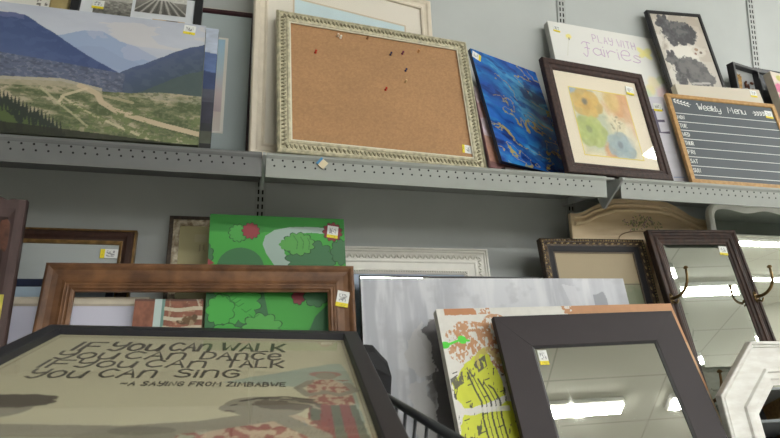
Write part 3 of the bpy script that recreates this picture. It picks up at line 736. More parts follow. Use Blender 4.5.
# --- dark panel
t = thing('picture_frame', 'dark charcoal panel at the right edge, behind the pink flower canvas', 'picture frame', (2.318, -.07, SHELF, 2.66, 3.8, -.46, .3, .655), t=0.016)
molding(t, [(0, .016), (0, 0), (.02, 0), (.024, .004), (.024, .012)], mat('charcoal_frame', (52, 53, 57), .45), 'frame'); board(t, .012, .008, .015, mat('charcoal_panel', (74, 76, 82), .6, vary=.04), 'panel')

# --- pink flower canvas
t = thing('canvas_painting', 'cream canvas with pink flowers, cut off by the right edge above the chalkboard', 'canvas', (2.3046, -.228, SHELF, 9.43, 12.0, .17, .25, .6104), t=0.034)
canvas_body(t, .034, mat('cream_canvas_edge', (186, 178, 164), .8, vary=.03))
P = full(t, (216, 206, 190), .0025)
for cx, cd, r, c in ((-.07, .085, .03, (214, 104, 146)), (-.045, .11, .03, (224, 130, 164)), (-.07, .13, .024, (206, 90, 132)), (-.035, .07, .025, (232, 150, 176)), (-.09, .04, .02, (228, 206, 204)), (-.02, .15, .04, (220, 116, 150)), (.03, .1, .06, (226, 140, 170)), (.05, .28, .05, (214, 110, 146)), (-.05, .3, .05, (222, 130, 160))): P.ell(cx - .03, cd, r, r * .9, c, .9, soft=.3, wob=.5, freq=60)
P.ell(-.075, .03, .022, .016, (190, 186, 92), .9, soft=.3, wob=.4); P.ell(-.02, .22, .04, .03, (150, 164, 96), .8, soft=.3, wob=.5); art(t, P)

# --- blank cream canvas behind the chalkboard
t = thing('blank_canvas', 'plain cream canvas showing as a strip above the chalkboard', 'canvas', (1.8326, -.29, SHELF, -3.65, 15, 1.0, .4001, .4917), t=0.028)
canvas_body(t, .028, mat('cream_canvas', (208, 200, 184), .8, vary=.02, scale=12)); 
P = full(t, (208, 200, 184), .01, .002); P.grain(.015, 10, 10, 2); art(t, P, y=-.0003); sticker(t, .163, .026, .08, .03, .034)

# --- chalkboard
t = thing('chalkboard', 'weekly menu chalkboard with white chalk lettering in a light oak frame', 'chalkboard', (1.7741, -.335, SHELF, -2.75, 16.15, -.93, .4983, .4124), t=0.015)
molding(t, [(0, .015), (0, .001), (.002, 0), (.016, 0), (.018, .002), (.018, .012)], mat('light_oak', (190, 150, 92), .5, c2=(164, 124, 72), scale=10, stretch=(7, 7, 7)), 'frame')
P = full(t, (80, 87, 93), .004, .016); P.grain(.05, 6, 9, 3); art(t, P, paint_mat('slate_paint', .6, .05), .005, 'slate_panel'); board(t, .01, .006, .0145, M_DARKBACK)
CH = mat('white_chalk', (226, 228, 226), .9); mb = MB(); yy = .0046
write(t.o, '', CH, 'V', -.122, .339, .031, .75, .1, .1, yy, mb=mb)
write(t.o, '', CH, 'eekly', -.095, .339, .024, .5, .05, .13, yy, total=.078, mb=mb); mb.build('heading_word', CH, t.o); mb = MB()
write(t.o, '', CH, 'M', .016, .338, .029, .6, .1, .1, yy, mb=mb); write(t.o, '', CH, 'enu', .047, .338, .023, .5, .08, .13, yy, total=.05, mb=mb)
mb.build('heading_word', CH, t.o)
for sx, x0 in ((1, -.216), (-1, .196)):
    mb = MB()
    for i in range(5):
        x = x0 + sx * i * .0135; z = .372 - i * .0032 if sx > 0 else .352 - i * .001
        for u in (-1, 1): mb.ball((x, yy - .0002, z + u * .0065), .0078, .0005, .0033, sx * (.6 * u), 6, 4)
    ribbon(mb, [(0, 0), (sx * .035, -.006), (sx * .072, -.013)] if sx > 0 else [(0, 0), (-.035, -.002), (-.07, -.004)], .0016, (x0 - sx * .004, yy, .373 if sx > 0 else .353))
    mb.build('leaf_sprig', CH, t.o)
for k in range(8):
    mb = MB(); z = .313 - k * .0396; ribbon(mb, [(-.228, 0), (0, .0006), (.228, .001)], .0028, (0, yy, z)); mb.build('ruled_line', CH, t.o)
for k, s_ in enumerate(('MON', 'TUE', 'WED', 'THUR', 'FRI', 'SAT', 'SUN')): write(t.o, 'day_name', CH, s_, -.226, .313 - k * .0396 - .027, .0165, .5, .22, .15, yy, total=.036 if len(s_) > 3 else .03).name = 'day_name'
sticker(t, .206, .055, .06, .034, .036, .003)

# --- little paper tag stuck on the shelf lip
o = bpy.data.objects.new('hanging_paper_tag', None); COL.objects.link(o); o.location = (.168, -.3648, 1.5905); o.scale = (.72, 1, .72); o.rotation_euler = (0, R(40), 0)
tag(o, 'small folded cream and blue paper tag on the shelf lip below the cork board', 'tag')
mb = MB(); mb.box(-.006, .022, -.0006, .0006, -.017, .017); mb.build('tag_paper', mat('cream_paper', (206, 196, 164), .7), o)
mb = MB(); mb.box(-.0165, -.0062, -.0006, .0006, -.017, .017); mb.build('blue_band', mat('blue_paper', (70, 140, 190), .6), o)['label'] = 'blue end of the tag'
# ================================================================== lower shelf
WOOD_DK = mat('dark_red_brown_wood', (54, 34, 32), .4, c2=(36, 22, 22), scale=8, stretch=(8, 8, 1.5), bump=.1)
# --- shaped plaque, far left
t = thing('wall_plaque', 'dark red brown wooden plaque with a scalloped top at the far left edge', 'plaque', (-.7388, -.5, .7, 3.3, 10.07, .43, .3, .7504), low=True, t=0.026)
H = t.h
half = [(.15, 0), (.15, H - .002), (.118, H), (.105, H - .004), (.085, H + .006), (.06, H + .022), (.03, H + .032), (0, H + .036)]
out = half + [(-x, z) for x, z in half[-2::-1]]
mb = MB(); mb.prism(out, .002, .02); mb.build('board', WOOD_DK, t.o)
def scale_loop(pts, k, c): return [(c[0] + (x - c[0]) * k[0], c[1] + (z - c[1]) * k[1]) for x, z in pts]
c0 = (0, H / 2); l2 = scale_loop(out, (.76, .9), c0)
mb = MB(); mb.rings([[(x, y, z) for x, z in l] for l, y in ((out, .002), (scale_loop(out, (.985, .995), c0), -.003), (scale_loop(out, (.86, .945), c0), -.0035), (l2, .0015), (out, .0019))])
mb.build('border_molding', mat('greyed_brown_molding', (78, 62, 62), .4, vary=.08, scale=12, stretch=(5, 5, 1)), t.o)
mb = MB(); mb.ball((.118, .0005, H - .105), .02, .002, .05, .25, 10, 6); mb.ball((.08, .0005, H - .13), .03, .002, .06, -.2, 10, 6); mb.build('painted_figure', mat('worn_orange_brown', (84, 52, 40), .6, vary=.2, scale=40), t.o)
mb = MB(); mb.box(.095, .134, -.0052, -.0036, H - .37, H - .255, bev=.0008); mb.build('yellow_label', mat('yellow_paper', (196, 184, 84), .7, vary=.06, scale=40), t.o)

# --- dark brown and gold frame behind
t = thing('framed_print', 'dark brown frame with gold edges and a sideways price sticker, rear left', 'framed print', (-.6247, -.29, .7, -.34, 15.98, .3, .5, .7308), low=True, t=0.026)
GLD = mat('dull_gold', (126, 98, 58), .4, .3, vary=.15, scale=50)
molding(t, [(0, .024), (0, .002), (.002, 0), (.006, 0), (.007, .004)], GLD, 'outer_gold_edge')
molding(t, [(.0065, .012), (.0065, .002), (.012, -.004), (.024, -.004), (.032, .002), (.038, .004), (.038, .014)], mat('walnut_molding', (60, 40, 34), .35, vary=.12, scale=10, stretch=(6, 6, 1)), 'frame')
molding(t, [(.0375, .012), (.0375, .003), (.0395, .0025), (.042, .004), (.0475, .008), (.0475, .014)], GLD, 'inner_gold_edge')
P = full(t, (170, 176, 176), .006, .046); P.put(P.D > .5, (150, 160, 150), .6); art(t, P, paint_mat('mat_paper', .8, 0), .0135, 'mat_board'); board(t, .02, .0145, .024, M_BACK); pane(t, .047, .0105)
sticker(t, .176, .078, math.pi / 2, .03, .05, .0095)

# --- navy frame with pale blue print
t = thing('framed_print', 'navy topped frame with pale blue print standing between the dark and tan brown frames', 'framed print', (-.5981, -.325, .7, 0, 16, .59, .38, .5634), low=True, t=0.026)
molding(t, [(0, .014), (0, 0), (.018, 0), (.0215, .003), (.0215, .01)], mat('navy_lacquer', (44, 52, 76), .35), 'frame')
P = full(t, (176, 196, 214), .006, .02); P.put(P.D > .2, (196, 202, 206)); art(t, P, PAPER, .006, 'print'); board(t, .008, .007, .0135, M_BACK)

# --- cream frame with lavender white print
t = thing('framed_print', 'thin cream frame with blank lavender white sheet, behind the big brown frame', 'framed print', (-.5331, -.35, .7, 0, 16, .45, .46, .5092), low=True, t=0.026)
molding(t, [(0, .014), (0, 0), (.006, -.003), (.02, -.001), (.025, .004), (.025, .01)], CREAM, 'frame')
P = full(t, (206, 206, 224), .006, .023); P.grain(.03, 6, 6, 2); art(t, P, PAPER, .006, 'print'); board(t, .008, .007, .0135, M_BACK)

# --- barn picture
t = thing('canvas_painting', 'small painting of a bird on a fence, seen inside the empty brown frame', 'canvas', (-.2463, -.375, .7, 0, 16, .3, .187, .5056), low=True, t=0.026)
canvas_body(t, .013, mat('barn_edge', (96, 70, 58), .8))
P = full(t, (142, 92, 74), .0014); P.grain(.22, 70, 50, 4); P.put(P.D < .006, (90, 66, 60), .8)
P.put(np.abs(P.X + .028) < .011, (190, 206, 204)); P.put(np.abs(P.X + .015) < .004, (110, 146, 138))
for k in range(6):
    z = .03 + k * .028; P.put((P.X > -.012) & (np.abs(P.D - z - .003 * np.sin(P.X * 60)) < .0055), (202, 194, 172), .95)
P.ell(.058, .064, .02, .013, (110, 84, 58), 1, soft=.2, wob=.4); P.ell(.073, .054, .008, .008, (98, 78, 56), 1); P.ell(.036, .07, .014, .005, (100, 76, 54), 1, rot=.3)
P.line([(.084, .02), (.076, .0)], .004, (196, 190, 170), .8); P.put((fbm(P.X * 60, P.D * 60, 8) > .62) & (P.X > 0), (196, 180, 150), .5); art(t, P)

# --- distressed frame
t = thing('framed_print', 'chipped whitish gold frame with brown rim, half behind the green map canvas', 'framed print', (-.0968, -.22, .7, .2, 13.89, .94, .36, .7905), low=True, t=0.026)
molding(t, [(0, .02), (0, .001), (.002, 0), (.012, 0), (.014, .003)], mat('worn_brown_rim', (84, 70, 56), .6, c2=(54, 44, 38), scale=70), 'outer_rim')
molding(t, [(.0135, .012), (.0135, -.001), (.022, -.003), (.031, .003), (.033, .008), (.033, .014)], mat('chipped_white_gold', (214, 204, 182), .6, c2=(128, 108, 82), scale=55, bump=.5), 'frame')
P = full(t, (170, 162, 122), .004, .031); P.grain(.06, 8, 8, 3); P.line([(-.08, .1), (-.08, .12)], .004, (110, 104, 80), .6); P.line([(-.068, .1), (-.066, .122)], .004, (110, 104, 80), .6); P.put((P.X > -.1) & (P.X < -.06) & (P.D > .06) & (P.D < .09), (180, 174, 140), .6)
art(t, P, PAPER, .009, 'print'); board(t, .012, .01, .019, M_BACK)

# --- green map canvas
t = thing('canvas_painting', 'bright green canvas of cartoon bushes and a pale winding path', 'canvas', (.0751, -.345, .7, 2.17, 14, .63, .4278, .7794), low=True, t=0.026)
canvas_body(t, .022, mat('green_canvas_edge', (50, 120, 52), .7))
P = full(t, (72, 176, 70), .0014)
def gx(px): return (px - 277.6) * .0032
def gd(py): return .0375 + (py - 228) * .00348
def gp(pts): return [(gx(a), gd(b)) for a, b in pts]
P.put(P.D < .055, (52, 146, 56), .9); P.put((P.D < .06) & (P.X < -.05), (50, 142, 54), .5)
def cloud(px, py, rx, ry, c, edge=(30, 66, 40), k=9, lumps=.22, line=True):
    cx, cd = gx(px), gd(py); ax, ad = rx * .0032, ry * .00348
    a = np.arctan2((P.D - cd) / ad, (P.X - cx) / ax); q = np.hypot((P.X - cx) / ax, (P.D - cd) / ad) / (1 + lumps * (np.abs(np.sin(a * k / 2)) - .5))
    P.put(q < 1, c)
    if line: P.put(np.abs(q - 1) < .0012 / min(ax, ad), edge, .75)
PATH = gp([(336, 228), (312, 226.5), (288, 227.5), (273, 231), (264, 237), (261.5, 245), (265, 254), (275, 268), (300, 290), (318, 290), (292, 264), (283, 254), (282, 246), (288, 237), (298, 233.5), (310, 232.5), (336, 234)])
P.poly(PATH, (176, 200, 190)); 
P.ell(gx(241), gd(268), 22 * .0032, 19 * .00348, (62, 124, 76))
cloud(238, 235, 8.5, 8, (80, 176, 78), k=11); cloud(250, 232.5, 8, 7.5, (158, 62, 70), k=11)
cloud(309, 258, 23, 17, (70, 128, 84), k=13); cloud(297, 244, 15, 10.5, (96, 178, 84), k=11); cloud(285, 245, 7, 5, (96, 178, 84), k=7, line=False); cloud(341, 251, 11, 12, (72, 126, 84), k=9)
for k in range(3): P.line(gp([(292 + k * 7, 236 + k), (296 + k * 6, 242), (295 + k * 6, 249)]), .0022, (50, 110, 56), .7)
cloud(207, 256, 8, 10, (66, 120, 76), k=9); P.poly(gp([(205, 256), (217, 264), (205, 268)]), (168, 72, 76)); cloud(332, 231, 9.5, 9, (142, 52, 60), k=11)
P.poly(gp([(203, 285), (262, 285), (272, 330), (203, 334)]), (62, 120, 76)); cloud(238, 298, 21, 19, (76, 186, 76), k=13, lumps=.25); cloud(224, 306, 12, 13, (76, 186, 76), k=9); cloud(262, 322, 17, 12, (90, 182, 84), k=9, lumps=.28); cloud(230, 326, 14, 8, (76, 186, 76), k=7)
for k in range(7): P.line(gp([(222 + 7 * k % 31, 290 + 5 * k % 23), (226 + 7 * k % 31, 293 + 5 * k % 23), (231 + 7 * k % 31, 290 + 5 * k % 23)]), .0022, (44, 130, 50), .8)
cloud(296, 294, 6, 7, (150, 62, 72), k=7); cloud(313, 294, 11, 9, (74, 130, 86), k=7)
P.poly(gp([(326, 300), (312, 312), (302, 332), (340, 360), (350, 300)]), (62, 122, 78))
P.put((P.D > .48), (78, 170, 76), .9); P.poly(gp([(220, 380), (300, 360), (330, 400), (240, 420)]), (66, 126, 80)); P.C = P.C * .9; art(t, P, y=-.0003); sticker(t, .174, .048, .12, .036, .042)

# --- large brown wooden frame, empty
t = thing('picture_frame', 'large empty tan brown wooden frame with stepped inner edge and price sticker', 'picture frame', (-.1418, -.425, .7, -1.06, 17.07, .66, .8723, .6176), low=True, t=0.026)
molding(t, [(0, .026), (0, .004), (.003, .0005), (.008, 0), (.013, .002), (.02, .007), (.034, .0095), (.048, .009), (.056, .0065), (.058, .0085), (.062, .0085), (.064, .0065), (.067, .0085), (.0715, .0085), (.0735, .0075), (.078, .012), (.082, .0135), (.082, .022)],
        mat('tan_brown_wood', (128, 90, 60), .45, c2=(84, 57, 39), spec=.35, scale=7, stretch=(2.2, 6, 2.2), bump=.12), 'frame')
sticker(t, .398, .108, .2, .038, .05, .004)

# --- white ornate frame
t = thing('framed_print', 'white ornate frame with carved band and beaded inner edge, behind the grey abstract', 'framed print', (.5216, -.21, .7, -1.15, 12.88, .47, .62, .7002), low=True, t=0.026)
WHT = mat('white_plaster_frame', (222, 220, 212), .45, vary=.015)
molding(t, [(0, .026), (0, .002), (.002, 0), (.007, 0), (.009, .004), (.014, .003), (.018, .007), (.046, .009), (.049, .005), (.054, .006), (.056, .009), (.082, .009), (.084, .006), (.094, .008), (.098, .012), (.098, .018)], WHT, 'frame')
mb = MB(); around(t, .032, .021, lambda x, z, a, i: (mb.ball((x, .0078, z), .0042, .003, .0115, a + .6, 6, 4), mb.ball((x + .008 * math.cos(a), .0078, z + .008 * math.sin(a)), .0042, .003, .0115, a - .6, 6, 4))); mb.build('carved_ornament', mat('off_white_relief', (206, 204, 194), .5), t.o, True)
mb = MB(); around(t, .0885, .0088, lambda x, z, a, i: mb.ball((x, .006, z), .0036, .003, .0036, 0, 6, 4)); mb.build('bead_row', mat('off_white_relief', (206, 204, 194), .5), t.o, True)
P = full(t, (168, 184, 206), .01, .096); art(t, P, PAPER, .0145, 'print'); board(t, .03, .0155, .025, M_BACK); pane(t, .096, .012)

# --- thin dark edged mirror
t = thing('mirror', 'mirror with a thin black edge peeking over the top of the grey abstract', 'mirror', (.6592, -.3, .7, -2.02, 15, .35, .66, .596), low=True, t=0.026)
molding(t, [(0, .014), (0, 0), (.004, 0), (.0045, .003), (.0045, .008)], mat('black_frame', (36, 36, 40), .35), 'frame'); board(t, .003, .005, .0135, mirror_mat('clean_mirror', .01), 'mirror_glass')

# --- grey abstract canvas
t = thing('canvas_painting', 'wide grey and white abstract canvas behind the yellow splashed one', 'canvas', (.7952, -.38, .7, -3.1, 15.94, .87, .944, .5891), low=True, t=0.026)
canvas_body(t, .022, mat('grey_canvas_edge', (122, 116, 120), .7))
P = full(t, (190, 192, 200), .0025); n = fbm(P.X * 10, P.D * 2.2, 71, 6); P.put(np.clip((n - .45) * 5, 0, 1), (214, 216, 222), .8); P.put(np.clip((.47 - n) * 6, 0, 1), (172, 175, 184), .7)
n = fbm(P.X * 34, P.D * 4, 73, 6); P.put(np.clip((n - .52) * 6, 0, 1), (226, 227, 231), .6); n = fbm(P.X * 22, P.D * 26, 74, 6); P.put(np.clip((n - .54) * 6, 0, 1), (176, 177, 184), .4)
P.poly([(-.285, .18), (-.24, .13), (-.2, .16), (-.18, .36), (-.19, .62), (-.26, .62), (-.245, .42), (-.24, .3), (-.28, .26)], (82, 78, 82), .8, wob=.09, freq=16)
P.put(np.clip((fbm(P.X * 34, P.D * 24, 75, 6) - .45) * 5, 0, 1) * ((P.X > -.3) & (P.X < -.17) & (P.D > .14)), (122, 118, 120), .7)
P.poly([(-.33, .20), (-.29, .15), (-.255, .24), (-.25, .3), (-.3, .32), (-.33, .28)], (198, 197, 200), .9, wob=.05); P.poly([(-.33, .33), (-.28, .33), (-.26, .42), (-.25, .54), (-.31, .56), (-.34, .42)], (196, 195, 198), .9, wob=.05)
P.poly([(.34, .06), (.385, .05), (.4, .16), (.34, .16)], (148, 150, 160), .8, wob=.008); P.poly([(.23, .02), (.28, .03), (.31, .16), (.27, .15)], (216, 217, 222), .6)
art(t, P); 

# --- dark gold ornate frame
t = thing('framed_print', 'dark gold beaded frame with black liner and tan picture, below the arched plaque', 'framed print', (1.2161, -.35, .7, -1.71, 14.66, 1.07, .43, .7492), low=True, t=0.026)
molding(t, [(0, .028), (0, .003), (.003, 0), (.014, .001), (.02, .005), (.028, .006)], mat('aged_dark_gold', (84, 66, 46), .5, .2, c2=(46, 36, 30), scale=60), 'frame')
molding(t, [(.0275, .014), (.0275, .006), (.03, .0055), (.046, .0075), (.05, .01), (.05, .018)], mat('black_liner', (32, 31, 35), .6, spec=.3), 'liner')
molding(t, [(.0495, .016), (.0495, .0095), (.0535, .0095), (.0535, .016)], mat('thin_brown_edge', (92, 78, 62), .5), 'inner_edge')
mb = MB(); around(t, .008, .0105, lambda x, z, a, i: mb.ball((x, -.0005, z), .0045, .003, .0032, a, 6, 4) if i % 5 < 3 else mb.ball((x, -.0005, z), .0028, .004, .004, a, 6, 4))
around(t, .019, .026, lambda x, z, a, i: mb.ball((x, .0035, z), .008, .003, .003, a + .25, 6, 4)); mb.build('bead_ornament', mat('bright_gold_bead', (206, 182, 130), .35, .3, c2=(104, 80, 50), scale=70), t.o, True)
P = full(t, (164, 148, 118), .004, .0525); P.grain(.03, 9, 9, 3); P.line([(-.2, .172), (.2, .172)], .003, (88, 80, 66), .9); P.put(P.D > .1735, (150, 144, 118)); P.ell(.13, .24, .07, .06, (110, 122, 92), .7, soft=.6, wob=.6)  # tone below the line and green patch: glass reflection painted into the picture
art(t, P, PAPER, .014, 'print'); board(t, .015, .015, .027, M_BACK)
mb = MB(); mb.box(-t.w / 2 + .053, t.w / 2 - .053, .011, .0125, .053, t.h - .175); mb.build('glass_pane', glass_mat(), t.o)

# --- arched painted wooden headboard
t = thing('wooden_plaque', 'pale arched wooden plaque with a painted flower spray, below the upper shelf', 'plaque', (1.4615, -.19, .7, .04, 5.07, .24, .6248, .900), low=True, t=0.026)
PINE = mat('pale_pine', (230, 208, 172), .5, c2=(216, 190, 150), scale=5, stretch=(1.2, 4, 9), bump=.05)
H = t.h; top = [(-.312, .83), (-.285, .829), (-.259, .836), (-.235, .847), (-.211, .86), (-.165, .882), (-.118, .896), (-.06, .8995), (.015, .9), (.075, .8985), (.129, .893), (.165, .879), (.198, .861), (.225, .845), (.251, .834), (.28, .829), (.312, .828)]
top = [(x, H - (.9 - z)) for x, z in top]
mb = MB(); mb.prism([(-.312, 0)] + top + [(.312, 0)], 0, .018); mb.build('board', PINE, t.o)
def strip(mb, P, w, yb, yf):
    """raised moulding following a line on the face"""
    n = len(P); secs = []
    for i in range(n):
        a, b = P[max(0, i - 1)], P[min(n - 1, i + 1)]; dx, dz = b[0] - a[0], b[1] - a[1]; l = math.hypot(dx, dz); nx, nz = -dz / l, dx / l
        secs.append([(P[i][0] + nx * o_, y_, P[i][1] + nz * o_) for o_, y_ in ((-w / 2, yb), (-w / 2, yf * .4), (-w * .2, yf), (w * .2, yf * .8), (w / 2, yf * .3), (w / 2, yb))])
    mb.rings(secs)
low = [(x, z - (.040 if abs(x) > .2 else .047)) for x, z in top[1:-1]]
low[0] = (-.3, low[0][1]); low[-1] = (.3, low[-1][1])
mb = MB(); strip(mb, low, .016, .001, -.015); strip(mb, [(x, z + .022) for x, z in low], .011, .001, -.010); mb.build('arched_molding', mat('pine_molding', (232, 210, 172), .45, vary=.04, scale=8), t.o, True)
mb = MB(); mb.tube([(-.105 + .09 - .1 * math.cos(math.pi * k / 12), -.001, H - .165 + .035 * math.sin(math.pi * k / 12)) for k in range(13)], .0018, 6); mb.build('carved_arc', mat('dark_carved_line', (140, 114, 82), .7), t.o)
rn = random.Random(3)
for nm, c, k in (('painted_leaves', (146, 150, 104), 60), ('painted_petals', (170, 138, 136), 34), ('painted_blossoms', (206, 190, 140), 26)):
    mb = MB()
    for i in range(k):
        x = rn.gauss(0, .045); z = rn.gauss(0, .013) - abs(x) * .12; mb.ball((x - .005, -.0004 - .0002 * (k % 3), H - .092 + z), rn.uniform(.003, .0075), .0006, rn.uniform(.002, .0035), rn.uniform(0, 3.1), 6, 4)
    mb.build(nm, mat(nm, c, .6), t.o)

# --- white mirror with wavy top
t = thing('mirror', 'tall white framed mirror with a wavy top, under the chalkboard', 'mirror', (1.9682, -.272, .7, -.09, 6.59, -.19, .5, .900), low=True, t=0.026)
H = t.h
def wavy(i, r):
    pts = [(-.25 + i, i), (.25 - i, i)]
    xs = [-.25 + i + r * (1 - math.cos(a)) for a in (0, .5, 1.0, 1.4)]
    def tz(x): return H - i - .004 + .0065 * math.cos((x + .155) * 2 * math.pi / .2) * (1 if i > .01 else .4)
    L_ = [(-.25 + i + r * (1 - math.cos(a)), tz(-.25 + i + r) - r * (1 - math.sin(a))) for a in (0, .4, .8, 1.2)]
    M_ = [(-.25 + i + r + (.5 - 2 * i - 2 * r) * k / 24, 0) for k in range(25)]
    M_ = [(x, tz(x)) for x, _ in M_]
    return pts + [(-x, z) for x, z in L_] + M_[::-1] + L_[::-1]
mb = MB(); mb.rings([[(x, y, z) for x, z in wavy(i, r)] for i, r, y in ((0, .06, .02), (0, .06, .002), (.003, .058, 0), (.012, .05, -.002), (.02, .044, .002), (.03, .038, .006), (.03, .038, .014))])
mb.build('frame', mat('white_gloss_paint', (226, 228, 222), .3), t.o)
mb = MB(); mb.prism(wavy(.024, .042), .010, .018); mb.build('mirror_glass', mirror_mat('clean_mirror'), t.o)

# --- coat hook mirror
t = thing('coat_hook_mirror', 'dark brown framed mirror carrying brass coat hooks, leaning beside the gold beaded frame', 'mirror', (1.5869, -.475, .7, -4.33, 17.45, 1.67, .3723, .800), low=True, t=0.026)
molding(t, [(0, .026), (0, .003), (.003, 0), (.011, 0), (.013, .004), (.02, .006), (.026, .0025), (.034, .002), (.038, .006), (.046, .0075), (.05, .011), (.056, .0125), (.056, .02)],
        mat('dark_distressed_wood', (66, 45, 36), .55, c2=(38, 28, 25), spec=.3, scale=11, stretch=(5, 5, 1.6), bump=.15), 'frame')
board(t, .03, .0165, .025, M_DARKBACK)
MIR = mirror_mat('bevelled_mirror', .02)
mb = MB(); mb.box(-t.w / 2 + .07, t.w / 2 - .07, .0115, .016, .07, t.h - .07); g = mb.build('mirror_glass', MIR, t.o)
mb = MB(); mb.rings([rect(t.w, t.h, i, y) for i, y in ((.055, .0165), (.055, .0145), (.0702, .0114), (.0702, .0165), (.055, .0165))]); mb.build('glass_bevel', MIR, t.o)
sticker(t, .112, .082, .1, .032, .036, .0102)
BR = mat('aged_brass', (122, 100, 66), .35, .8, vary=.15, scale=60)
def hook(x, d, out_, sx, label):
    o = bpy.data.objects.new('coat_hook', None); COL.objects.link(o); o.parent = t.o; o.location = (x, .002, t.h - d); o['label'] = label
    mb = MB(); mb.ball((0, -.001, 0), .009, .004, .022, 0, 10, 6); mb.ball((0, -.004, .013), .0035); mb.ball((0, -.004, -.013), .0035); mb.build('mounting_plate', BR, o, True)
    P_ = []
    for k in range(13):
        a = k / 12; P_.append((sx * a ** 1.5, -.004 - out_ * math.sin(min(1, a * 1.15) * math.pi / 2), -.012 * math.sin(a * math.pi) * (1 - a) + .078 * a ** 2.2))
    mb = MB(); mb.tube(P_, [.0064 - .0026 * k / 12 for k in range(13)], 8); mb.build('hook_arm', BR, o, True)
    e = P_[-1]; mb = MB(); mb.lathe([(.0005, -.004), (.0075, -.002), (.0085, .0015), (.006, .005), (.003, .0075), (.0005, .008)], (e[0], e[1], e[2] + .001), 'z', 12); mb.build('hook_knob', BR, o, True)
    mb = MB(); mb.tube([(0, -.003, -.012), (sx * .1, -.022, -.022), (sx * .15, -.03, -.012)], [.004, .0034, .003], 8); mb.build('lower_hook', BR, o, True)
hook(-.172, .268, .088, .02, 'left brass coat hook'); hook(.168, .268, .088, .012, 'right brass coat hook')
hook(-.172, .62, .088, .02, 'lower left brass coat hook'); hook(.168, .62, .088, .012, 'lower right brass coat hook')

# --- yellow splashed canvas
t = thing('canvas_painting', 'white abstract canvas with neon yellow patches and copper smears, behind the flat brown mirror', 'canvas', (.9656, -.572, .7, .27, 24.96, 1.81, .8478, .5218), low=True, t=0.026)
canvas_body(t, .03, mat('white_copper_edge', (206, 204, 196), .75, vary=.02))
P = full(t, (222, 220, 214), .0014)
COP = (192, 138, 96); n = fbm(P.X * 150, P.D * 110, 81, 6); n1 = fbm(P.X * 10, P.D * 12, 83)
e0 = fbm(P.X * 60, P.D * 60, 85); P.put((P.D < .021 + .006 * (e0 - .5)) & (P.X > -.4) & (P.X < -.31 + .02 * e0), (190, 132, 92)); P.put((P.D < .021) & (P.X > -.325) & (P.X < -.25) & (n > .5), (190, 132, 92), .8)
P.put((P.X > .02 - .25 * (e0 - .5)) & (P.D < .3), COP, .95); P.put((P.X > .02) & (n1 > .6) & (P.D > .06), (214, 180, 140), .6)
P.put((np.hypot((P.X + .33) / .085, (P.D - .09) / .06) < .8 + .7 * (n1 - .3)) & (n > .46), COP, .9)
P.put((np.hypot((P.X + .24) / .05, (P.D - .07) / .05) < 1) & (n > .43), COP, .85); P.put((np.hypot((P.X + .24) / .05, (P.D - .16) / .06) < 1) & (n > .47), (160, 104, 74), .85)
P.put((np.hypot((P.X + .37) / .04, (P.D - .13) / .05) < 1) & (n > .5), COP, .8)
P.line([(-.43, .112), (-.41, .115), (-.39, .108), (-.365, .1), (-.34, .104)], .007, (96, 220, 70)); P.ell(-.415, .115, .014, .01, (80, 210, 60), 1, wob=.5); P.ell(-.358, .1, .014, .013, (90, 220, 66), 1, wob=.6)
YEL = (208, 214, 62)
P.poly([(-.418, .225), (-.37, .175), (-.30, .125), (-.272, .2), (-.262, .27), (-.33, .292), (-.395, .30), (-.418, .26)], YEL, 1, wob=.012)
P.poly([(-.40, .318), (-.33, .315), (-.262, .285), (-.2, .30), (-.2, .52), (-.42, .53), (-.42, .345)], YEL, 1, wob=.01)
P.put((np.hypot((P.X + .28) / .055, (P.D - .17) / .045) < 1) & (n1 > .45), (196, 176, 110), .7)
bk = fbm(P.X * 130 + P.D * 30, P.D * 34, 87, 4)
yel = (P.D > .19) & (P.X < -.2) & (P.X > -.42); P.put(yel & (bk < .27), (60, 62, 54), .85)
P.put((np.abs((P.D - .2) + .55 * (P.X + .36)) < .017) & (P.X > -.42) & (P.X < -.30) & (fbm(P.X * 120, P.D * 50, 89) > .45), (84, 82, 76), .85)
for k in range(5):
    x = -.345 + k * .014; P.line([(x - .02, .2 + .01 * k), (x - .008, .25), (x + .004, .285), (x - .002, .33), (x + .004, .42), (x - .004, .52)], .003 if k % 2 else .0055, (56, 60, 50), .85)
for k in range(26):
    x = -.41 + (k * 37 % 26) * .0078; d = .2 + (k * 17 % 26) * .012; P.line([(x, d), (x + .014, d - .004)], .003, (50, 52, 48), .85)
P.put((P.D > .30) & (P.D < .313) & (P.X < -.26) & (P.X > -.4), (222, 220, 214), .9); P.grain(.03, 60, 60, 5)
art(t, P, y=-.0003)

# --- flat dark brown mirror
t = thing('mirror', 'smudged mirror in a wide flat dark brown frame with a price sticker', 'mirror', (.9974, -.655, .7, -2.65, 26.44, 2.18, .6112, .5031), low=True, t=0.026)
molding(t, [(0, .02), (0, .0015), (.0015, 0), (.097, .0005), (.099, .002)], mat('flat_dark_brown', (50, 43, 46), .55, spec=.3, vary=.03, scale=5), 'frame')
molding(t, [(.0985, .016), (.0985, .0015), (.1045, .004), (.1045, .016)], mat('black_inner_lip', (24, 22, 24), .4), 'inner_lip')
for sx in (-1, 1):
    for up_ in (0, 1):
        mb = MB(); x0, z0 = sx * t.w / 2, up_ * t.h; dz = -1 if up_ else 1
        mb.prism([(x0 - sx * .001, z0 + dz * .0018), (x0 - sx * .0018, z0 + dz * .001), (x0 - sx * .098, z0 + dz * .0972), (x0 - sx * .0972, z0 + dz * .098)], -.0003, .0015); mb.build('mitre_joint', mat('dark_joint_line', (40, 36, 38), .7), t.o)  # thin dark line along each mitre
